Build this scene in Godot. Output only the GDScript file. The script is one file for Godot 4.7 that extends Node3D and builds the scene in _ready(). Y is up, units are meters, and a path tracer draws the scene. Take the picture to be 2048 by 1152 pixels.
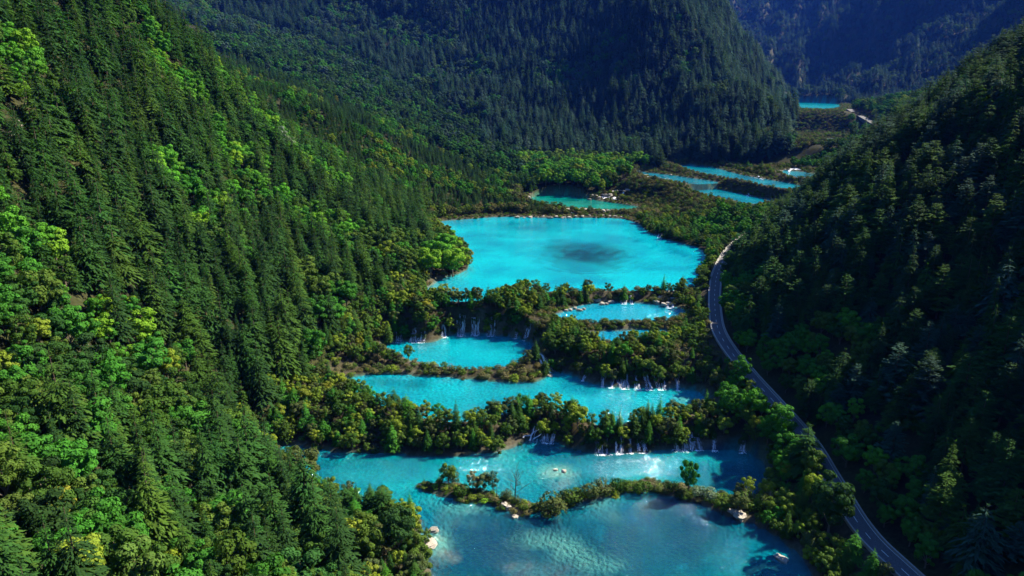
extends Node3D
# A mountain valley of terraced turquoise lakes seen from the air: metres, y up, looking up the valley along -z.

# points of the hillsides, and of an added unseen ridge that shades the right slope: x, height, z, and a letter for what grows there
# (l lit slope, s spur, f fan of broadleaf wood, m middle hill, b blue mountain, g far green spur, r shaded slope, v valley floor)
const SURVEY := [
	[-75, 41.2, -84, "l"],
	[-68, 28.0, -100, "l"],
	[-50, 10.5, -122, "l"],
	[-96, 44.9, -113, "l"],
	[-88, 27.3, -144, "l"],
	[-74, 11.4, -164, "l"],
	[-118, 57.4, -148, "l"],
	[-110, 40.3, -196, "l"],
	[-80, 13.0, -216, "l"],
	[-142, 79.6, -189, "l"],
	[-133, 69.9, -249, "l"],
	[-102, 36.4, -292, "l"],
	[-67, 17.3, -267, "l"],
	[-167, 108.7, -231, "l"],
	[-168, 110.3, -290, "l"],
	[-161, 103.2, -353, "l"],
	[-126, 65.4, -358, "l"],
	[-87, 37.8, -350, "l"],
	[-57, 25.6, -335, "l"],
	[-186, 138.5, -330, "l"],
	[-186, 140.5, -381, "l"],
	[-165, 98.0, -440, "l"],
	[-120, 56.0, -455, "l"],
	[-80, 30.0, -462, "l"],
	[-200, 95.0, -500, "s"],
	[-130, 58.0, -520, "s"],
	[-18, 0.0, -110, "l"],
	[-24, -1.0, -130, "l"],
	[-45, -1.0, -158, "l"],
	[-60, -1.0, -172, "l"],
	[-78, 0.0, -192, "l"],
	[-64, 3.0, -228, "l"],
	[-56, 4.0, -262, "l"],
	[-48, 14.0, -298, "l"],
	[-30, 15.0, -345, "l"],
	[-58, 22.0, -400, "l"],
	[-62, 17.0, -470, "l"],
	[-156, 79.5, -568, "s"],
	[-123, 60.4, -560, "s"],
	[-82, 37.6, -549, "s"],
	[-41, 19.7, -536, "s"],
	[-10, 16.7, -542, "s"],
	[-135, 76.5, -625, "s"],
	[-93, 54.0, -631, "s"],
	[-47, 34.6, -624, "s"],
	[-6, 21.6, -604, "s"],
	[-260, 120.0, -640, "s"],
	[33, 25.3, -593, "f"],
	[-12, 34.5, -686, "f"],
	[37, 29.7, -664, "f"],
	[91, 35.0, -639, "f"],
	[-88, 61.8, -753, "f"],
	[-163, 99.9, -814, "f"],
	[-227, 134.2, -871, "f"],
	[30, 42.7, -746, "m"],
	[118, 39.8, -722, "m"],
	[184, 41.3, -677, "m"],
	[244, 47.5, -642, "m"],
	[279, 52.8, -645, "m"],
	[-15, 99.1, -880, "m"],
	[106, 105.2, -853, "m"],
	[200, 100.1, -795, "m"],
	[260, 98.1, -757, "m"],
	[-136, 136.7, -960, "m"],
	[-278, 177.1, -1000, "m"],
	[-381, 211.8, -1027, "m"],
	[-91, 216.2, -1071, "m"],
	[122, 210.9, -1018, "m"],
	[195, 199.7, -905, "m"],
	[204, 316.6, -1113, "m"],
	[-20, 365.3, -1254, "m"],
	[-335, 315.9, -1186, "m"],
	[310, 58.0, -800, "m"],
	[330, 150.0, -1000, "m"],
	[300, 250.0, -1150, "m"],
	[330, 75.0, -900, "m"],
	[502, 93.5, -1328, "b"],
	[546, 95.4, -1180, "b"],
	[605, 90.1, -1036, "b"],
	[580, 334.2, -2006, "b"],
	[789, 302.0, -1718, "b"],
	[908, 263.1, -1369, "b"],
	[611, 182.9, -1531, "b"],
	[709, 172.8, -1320, "b"],
	[730, 147.0, -1075, "b"],
	[921, 530.4, -2065, "b"],
	[1039, 361.4, -1449, "b"],
	[920, 194.1, -1052, "b"],
	[575, 508.5, -2296, "b"],
	[385, 74.9, -813, "g"],
	[430, 88.5, -825, "g"],
	[478, 97.0, -821, "g"],
	[386, 68.1, -734, "g"],
	[438, 82.0, -704, "g"],
	[96, 8.5, -100, "r"],
	[115, 23.0, -100, "r"],
	[150, 51.0, -100, "r"],
	[200, 90.0, -100, "r"],
	[260, 136.0, -100, "r"],
	[91, 8.8, -150, "r"],
	[110, 23.3, -150, "r"],
	[145, 51.3, -150, "r"],
	[195, 90.3, -150, "r"],
	[255, 136.3, -150, "r"],
	[91, 12.8, -200, "r"],
	[110, 27.3, -200, "r"],
	[145, 55.3, -200, "r"],
	[195, 94.3, -200, "r"],
	[255, 140.3, -200, "r"],
	[88, 17.1, -250, "r"],
	[107, 31.6, -250, "r"],
	[142, 59.6, -250, "r"],
	[192, 98.6, -250, "r"],
	[252, 144.6, -250, "r"],
	[99, 19.9, -300, "r"],
	[118, 34.4, -300, "r"],
	[153, 62.4, -300, "r"],
	[203, 101.4, -300, "r"],
	[263, 147.4, -300, "r"],
	[118, 22.8, -350, "r"],
	[137, 37.3, -350, "r"],
	[172, 65.3, -350, "r"],
	[222, 104.3, -350, "r"],
	[282, 150.3, -350, "r"],
	[148, 25.3, -400, "r"],
	[167, 39.8, -400, "r"],
	[202, 67.8, -400, "r"],
	[252, 106.8, -400, "r"],
	[312, 152.8, -400, "r"],
	[185, 26.0, -460, "r"],
	[207, 42.0, -460, "r"],
	[240, 71.0, -450, "r"],
	[222, 32.0, -520, "r"],
	[248, 48.0, -520, "r"],
	[290, 82.0, -505, "r"],
	[330, 122.0, -470, "r"],
	[292, 46.0, -610, "r"],
	[325, 64.0, -590, "r"],
	[375, 112.0, -560, "r"],
	[372, 64.0, -700, "r"],
	[415, 92.0, -680, "r"],
	[475, 140.0, -660, "r"],
	[420, 262.0, -430, "r"],  # from here an added ridge, out of view, raised to shade the right slope
	[340, 235.0, -300, "r"],
	[275, 200.0, -170, "r"],
	[262, 205.0, -90, "r"],
	[520, 225.0, -560, "r"],
	[620, 240.0, -700, "r"],
	[230, 180.0, 0, "r"],
	[600, 420.0, -420, "r"],
	[440, 300.0, -250, "r"],
	[800, 330.0, -600, "r"],
	[1000, 350.0, -1000, "r"],  # last point of the added shading ridge
	[-544, 335.5, -1215, "m"],
	[-592, 310.9, -1082, "m"],
	[-463, 380.9, -1293, "m"],
	[934, 405.2, -1450, "b"],
	[947, 345.3, -1268, "b"],
	[851, 344.5, -1453, "b"],
	[1370, 440.7, -1419, "b"],
	[946, 374.2, -1134, "b"],
	[20, -12.0, -130, "v"],
	[20, -10.0, -170, "v"],
	[0, -8.0, -220, "v"],
	[0, -5.0, -260, "v"],
	[40, 0.0, -290, "v"],
	[30, 4.0, -350, "v"],
	[30, 5.0, -420, "v"],
	[60, 8.0, -500, "v"],
	[120, 12.0, -560, "v"],
	[150, 14.0, -500, "v"],
	[190, 22.0, -600, "v"],
	[230, 28.0, -620, "v"],
	[290, 42.0, -700, "v"],
	[320, 50.0, -740, "v"],
	[380, 64.0, -850, "v"],
	[440, 70.0, -950, "v"],
	[450, 72.0, -1100, "v"],
	[60, 2.0, -200, "v"],
	[60, 4.0, -240, "v"],
]
# shorelines of the lakes as x, z pairs, with the level of each lake, its depth and how strongly its terrace reaches downstream
const LAKES := [
	{"level": 0.0, "deep": 3.0, "reach": 1.0, "tint": [0, 0.3, 0.36], "dark": [0, 0.17, 0.24], "bed": [0.01, 0.22, 0.25], "weed": [0, 0.06, 0.13], "ripple": 3.40, "waves": 15.0, "ring": [-16.4, -118.9, -20.9, -143.3, -23.4, -153.4, -30.5, -161.1, -44.9, -164.6, -54.2, -168.2, -60.7, -177.3, -69.8, -188.6, -76.2, -193.8, -67.4, -193.8, -53.8, -190.1, -34.8, -188.6, -19.2, -188.0, -5.3, -190.1, 2.6, -195.4, 6.7, -199.3, 12.3, -198.0, 19.8, -191.7, 35.4, -190.1, 48.2, -191.7, 59.5, -192.6, 69.0, -192.6, 75.2, -190.1, 76.8, -181.4, 74.2, -172.0, 70.7, -168.2, 63.7, -166.3, 55.9, -168.2, 48.4, -172.5, 40.1, -174.1, 31.2, -173.3, 22.1, -169.5, 12.0, -165.3, 7.0, -162.2, 2.2, -163.9, -6.2, -168.2, -17.9, -173.0, -26.8, -172.5, -25.3, -169.0, -17.2, -164.6, -7.4, -162.2, -0.5, -158.1, 2.8, -156.4, 6.8, -158.6, 11.4, -156.8, 14.4, -160.9, 24.5, -165.3, 33.2, -168.0, 42.8, -166.5, 51.3, -161.8, 57.8, -156.2, 64.1, -151.3, 67.7, -147.2, 70.1, -140.6, 69.8, -131.8, 62.6, -112.2, 16.4, -100.4, -12.1, -106.0]},
	{"level": 4.5, "deep": 2.5, "reach": 15.0, "tint": [0, 0.36, 0.46], "dark": [0, 0.24, 0.34], "bed": [0, 0.4, 0.4], "weed": [0, 0.2, 0.28], "ripple": 2.60, "waves": 19.0, "ring": [-61.1, -230.5, -61.1, -237.3, -50.3, -240.1, -32.9, -238.2, -15.7, -235.5, 3.0, -232.3, 10.5, -235.0, 15.6, -242.4, 22.1, -240.5, 28.9, -232.3, 39.5, -228.8, 50.2, -227.5, 62.9, -227.5, 68.7, -222.1, 69.6, -215.7, 63.6, -209.6, 50.5, -203.8, 28.5, -199.7, 17.9, -208.5, 6.2, -212.2, -7.3, -204.9, -20.4, -202.4, -37.7, -208.1, -50.6, -218.0]},
	{"level": 5.5, "deep": 2.5, "reach": 15.0, "tint": [0, 0.36, 0.46], "dark": [0, 0.26, 0.36], "bed": [0, 0.4, 0.44], "weed": [0, 0.22, 0.3], "ripple": 2.60, "waves": 19.0, "ring": [-53.6, -267.2, -47.8, -273.1, -34.8, -270.7, -27.1, -280.4, -14.1, -281.7, 1.3, -276.7, 9.3, -268.4, 6.9, -256.2, 1.2, -246.9, -6.5, -243.0, -18.1, -243.0, -30.0, -246.0, -40.4, -251.0, -49.8, -259.4]},
	{"level": 16.5, "deep": 5.0, "reach": 10000.0, "tint": [0, 0.46, 0.56], "dark": [0, 0.3, 0.42], "bed": [0, 0.46, 0.52], "weed": [0, 0.28, 0.4], "ripple": 1.70, "waves": 24.0, "ring": [-41.9, -305.8, -36.2, -329.8, -25.9, -344.2, -23.7, -365.2, -33.4, -408.4, -48.7, -453.8, -54.2, -480.2, -30.8, -493.6, -5.2, -501.5, 28.0, -497.5, 64.9, -497.5, 85.4, -487.8, 91.8, -445.6, 99.6, -421.1, 112.1, -399.0, 108.6, -370.8, 95.4, -333.5, 85.4, -314.0, 72.7, -310.6, 53.4, -309.0, 29.8, -309.0, 6.0, -302.6, -10.0, -296.4, -21.1, -291.9, -32.8, -296.4]},
	{"level": 13.5, "deep": 2.0, "reach": 3000.0, "tint": [0, 0.36, 0.52], "dark": [0, 0.26, 0.4], "bed": [0.02, 0.42, 0.54], "weed": [0, 0.25, 0.38], "ripple": 2.00, "waves": 24.0, "ring": [17.1, -280.0, 23.7, -289.6, 33.6, -299.0, 47.8, -302.1, 61.5, -300.5, 71.1, -296.8, 77.8, -289.6, 70.4, -278.7, 54.7, -275.4, 37.5, -274.8, 24.8, -275.4]},
	{"level": 11.5, "deep": 1.5, "reach": 1200.0, "tint": [0, 0.32, 0.5], "dark": [0, 0.22, 0.38], "bed": [0.02, 0.36, 0.46], "weed": [0, 0.2, 0.32], "ripple": 2.00, "waves": 24.0, "ring": [30.5, -264.3, 36.8, -268.5, 51.8, -270.3, 64.4, -270.3, 67.2, -266.1, 55.8, -258.5, 41.1, -255.2, 33.4, -257.4]},
	{"level": 18.5, "deep": 2.0, "reach": 10000.0, "tint": [0, 0.28, 0.22], "dark": [0, 0.18, 0.15], "bed": [0.05, 0.34, 0.22], "weed": [0.01, 0.18, 0.14], "ripple": 1.60, "waves": 24.0, "ring": [15.3, -578.5, 28.8, -595.1, 50.7, -595.1, 72.9, -562.7, 96.9, -538.2, 97.2, -524.4, 78.5, -515.6, 48.8, -524.4, 30.2, -538.2, 18.8, -555.1]},
	{"level": 28.0, "deep": 1.5, "reach": 10000.0, "tint": [0, 0.27, 0.35], "dark": [0, 0.17, 0.25], "bed": [0.03, 0.3, 0.35], "weed": [0, 0.12, 0.2], "ripple": 1.50, "waves": 24.0, "ring": [150.3, -571.6, 168.3, -565.8, 184.8, -528.3, 195.3, -504.3, 173.7, -495.3, 157.9, -516.0, 148.0, -543.8]},
	{"level": 33.0, "deep": 1.5, "reach": 10000.0, "tint": [0, 0.27, 0.35], "dark": [0, 0.17, 0.25], "bed": [0.03, 0.3, 0.35], "weed": [0, 0.12, 0.2], "ripple": 1.50, "waves": 24.0, "ring": [115.6, -640.6, 134.8, -625.6, 155.1, -597.4, 171.6, -568.5, 146.4, -562.5, 126.9, -587.5]},
	{"level": 36.0, "deep": 1.5, "reach": 10000.0, "tint": [0, 0.27, 0.35], "dark": [0, 0.17, 0.25], "bed": [0.03, 0.3, 0.35], "weed": [0, 0.12, 0.2], "ripple": 1.50, "waves": 24.0, "ring": [160.8, -663.4, 188.3, -654.9, 198.5, -597.7, 211.5, -561.5, 223.0, -529.3, 212.1, -500.5, 197.8, -523.8, 183.7, -564.6, 166.5, -608.3]},
	{"level": 40.0, "deep": 1.5, "reach": 10000.0, "tint": [0, 0.27, 0.35], "dark": [0, 0.17, 0.25], "bed": [0.03, 0.3, 0.35], "weed": [0, 0.12, 0.2], "ripple": 1.50, "waves": 24.0, "ring": [231.1, -593.1, 250.3, -572.0, 245.3, -546.2, 225.4, -546.2]},
	{"level": 24.0, "deep": 1.5, "reach": 10000.0, "tint": [0, 0.27, 0.35], "dark": [0, 0.17, 0.25], "bed": [0.03, 0.3, 0.35], "weed": [0, 0.12, 0.2], "ripple": 1.50, "waves": 24.0, "ring": [166.0, -495.0, 175.1, -492.9, 179.9, -480.6, 168.5, -478.6]},
	{"level": 58.0, "deep": 1.5, "reach": 10000.0, "tint": [0, 0.27, 0.35], "dark": [0, 0.17, 0.25], "bed": [0.03, 0.3, 0.35], "weed": [0, 0.12, 0.2], "ripple": 1.50, "waves": 24.0, "ring": [316.7, -710.7, 334.0, -703.9, 329.3, -678.1, 304.3, -665.9]},
	{"level": 82.0, "deep": 3.0, "reach": 10000.0, "tint": [0, 0.42, 0.5], "dark": [0, 0.36, 0.44], "bed": [0.03, 0.4, 0.44], "weed": [0.01, 0.3, 0.38], "ripple": 1.00, "waves": 24.0, "ring": [443.0, -1168.4, 504.6, -1239.0, 533.9, -1168.4, 441.4, -951.1, 376.5, -834.4, 355.4, -870.1, 369.8, -973.8]},
]
# middle line of the road: x, height, z
const ROAD := [
	[158.1, 26.0, -420.0],
	[137.4, 24.5, -394.6],
	[117.6, 23.0, -361.8],
	[102.4, 21.0, -327.6],
	[93.8, 19.5, -302.3],
	[86.9, 18.0, -277.4],
	[82.0, 17.0, -255.2],
	[81.3, 15.5, -237.6],
	[82.4, 14.0, -218.0],
	[84.3, 12.5, -201.5],
	[86.2, 11.0, -187.4],
	[86.7, 10.0, -175.6],
	[86.1, 9.0, -165.3],
	[85.1, 8.5, -154.1],
	[84.3, 8.0, -144.2],
	[84.3, 8.0, -135.6],
	[85.6, 8.0, -127.8],
	[87.1, 8.0, -120.0],
	[89.7, 8.0, -107.7],
]
# bars of pale tufa and dark hollows on the lake beds: x, z, half sizes, strength (below 0: dark)
const SHOALS := [[43.1, -392.6, 34.0, 40.0, -1.00], [12.5, -467.5, 40.0, 22.0, -0.50], [-3.0, -145.3, 36.0, 24.0, -1.00], [25.5, -143.3, 46.0, 26.0, -0.90], [50.3, -157.7, 30.0, 14.0, -0.85], [62.4, -175.9, 20.0, 9.0, -0.60], [25.1, -196.4, 16.0, 5.0, -0.40], [-39.9, -182.8, 24.0, 8.0, -0.30], [-49.0, -232.8, 9.0, 5.0, -0.60], [-36.7, -231.4, 8.0, 5.0, -0.60], [15.0, -179.2, 9.0, 6.0, 0.90], [8.3, -146.2, 11.0, 6.0, 0.60], [14.2, -141.5, 8.0, 5.0, 0.50], [-19.3, -148.2, 6.0, 7.0, 0.90], [21.1, -137.8, 9.0, 4.0, 0.50], [22.9, -163.4, 9.0, 4.0, 0.50], [-12.8, -161.1, 10.0, 3.0, 0.50], [-34.0, -320.8, 12.0, 8.0, 0.35], [59.9, -218.8, 5.0, 3.0, 0.70]]
# waterfalls: foot x, y, z, height, width, description, foam
const FALLS := [
	[-48.9, 5.5, -271.9, 4.0, 4.5, "thin veil of falling water leftmost on the tall weir", 0.4],
	[-40.2, 5.5, -271.9, 4.5, 7.5, "wide thin waterfall with white foot under the tall weir", 0.8],
	[-29.5, 5.5, -277.9, 4.5, 3.0, "short white waterfall over pale rock on the tall weir", 0.7],
	[-22.3, 5.5, -279.8, 8.0, 4.0, "slanting tall waterfall left in the row of three", 1],
	[-16.2, 5.5, -280.4, 7.5, 4.2, "arched tall waterfall in the middle of the row of three", 0.8],
	[-9.4, 5.5, -279.8, 7.0, 4.0, "tall waterfall right in the row of three", 0.8],
	[1.7, 5.5, -276.7, 2.5, 2.0, "tiny white fall beside the bushes at the pool corner", 0.6],
	[6.0, 5.5, -274.3, 6.5, 3.2, "bright waterfall at the right end of the tall weir", 0.9],
	[26.7, 4.5, -235.0, 4.5, 1.6, "single thin waterfall leftmost under the wooded slope", 0.4],
	[33.2, 4.5, -229.7, 3.5, 1.6, "faint narrow fall beside the paired strands", 0.3],
	[36.2, 4.5, -228.8, 4.0, 2.4, "paired thin strands of water under the wooded slope", 0.5],
	[40.8, 4.5, -228.0, 4.2, 4.0, "fan-shaped waterfall under the wooded slope", 0.6],
	[45.7, 4.5, -227.1, 3.8, 3.0, "small waterfall third from the right under the wooded slope", 0.5],
	[49.7, 4.5, -227.1, 3.8, 2.8, "broken waterfall beside pale stones under the wooded slope", 0.6],
	[54.1, 4.5, -227.1, 4.2, 3.6, "broad waterfall of parallel strands under the wooded slope", 0.6],
	[60.1, 4.5, -226.7, 4.4, 1.8, "narrow waterfall rightmost under the wooded slope", 0.6],
	[11.4, 0, -196.7, 2.2, 4.5, "low wide waterfall right beside the white cascade", 1],
	[28.3, 0, -189.8, 3.2, 5.0, "low waterfall of many strands on the lowest weir", 0.9],
	[33.5, 0, -190.1, 3.8, 2.6, "bright narrow waterfall on the lowest weir", 0.9],
	[37.0, 0, -190.4, 3.0, 2.4, "small blue fall right of the bright narrow one", 0.5],
	[40.8, 0, -190.7, 3.0, 3.0, "faint split waterfall under the low bushes", 0.4],
	[53.4, 0, -192.3, 5.2, 6.0, "strong foaming waterfall in the lake corner", 1.8],
	[58.6, 0, -192.3, 3.6, 3.0, "blue waterfall beside the strong foaming one", 0.6],
	[63.7, 0, -192.0, 3.8, 2.4, "white waterfall third from the road on the lowest weir", 1],
	[72.2, 0, -190.7, 2.6, 2.6, "small waterfall nearest to the road", 0.5],
	[51.8, 13.5, -300.5, 3.0, 2.6, "short white fall over tufa into the round pool", 0.6],
	[55.5, 13.5, -300.5, 3.0, 2.0, "thin fall beside tufa at the round pool", 0.5],
	[71.7, 13.5, -294.6, 3.2, 3.5, "waterfall among white boulders at the round pool", 1],
	[96.1, 16.5, -431.5, 5.5, 5.0, "pale blue waterfall into the large lake under marsh shrubs", 0.8],
]
# cascades: top x, z, foot x, z, width, strands, description
const CASCADES := [
	[10.5, -203.1, 5.1, -196.3, 4.5, 10, "long white cascade through the gap in the lowest weir"],
	[8.3, -251.0, 15.3, -240.5, 3.5, 5, "pale cascade at the end of the bush weir"],
	[96.2, -580.6, 81.9, -562.1, 6, 7, "broad white cascade above the small green lake"],
	[83.8, -576.9, 73.5, -567.3, 4, 4, "smaller cascade left of the broad white one"],
	[124.9, -598.4, 118.5, -595.8, 6, 6, "white steps below the left marsh pool"],
	[138.0, -606.1, 130.6, -583.5, 6, 6, "row of white steps on the marsh slope"],
	[245.8, -600.6, 242.5, -585.1, 12, 9, "white water spilling into the far right marsh pool"],
	[203.2, -586.2, 209.4, -561.5, 4, 4, "streak of white water in the long marsh pool"],
	[179.2, -535.7, 185.6, -525.2, 4, 4, "streak of white water above the middle marsh pool"],
	[392.4, -864.2, 398.0, -893.9, 12, 6, "white outflow of the far lake"],
	[385.7, -888.6, 376.9, -850.7, 8, 5, "white torrent below the far lake"],
	[303.2, -660.8, 315.8, -668.7, 7, 4, "white line of water before the far pool"],
]
# rock outcrops: x, z, radius, stones, description
const OUTCROPS := [
	[-158.9, -221.8, 7, 10, "pale scree outcrop at the left edge of the sunlit slope"],
	[-152.9, -228.1, 6, 9, "grey white outcrop between spruces on the sunlit slope"],
	[-143.8, -223.3, 5, 8, "narrow pale outcrop below the other two on the slope"],
	[-132.8, -217.2, 6, 9, "cream rock outcrop lowest on the sunlit slope"],
	[-157.1, -232.0, 4, 6, "small grey rock among spruces high on the slope"],
]
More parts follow.
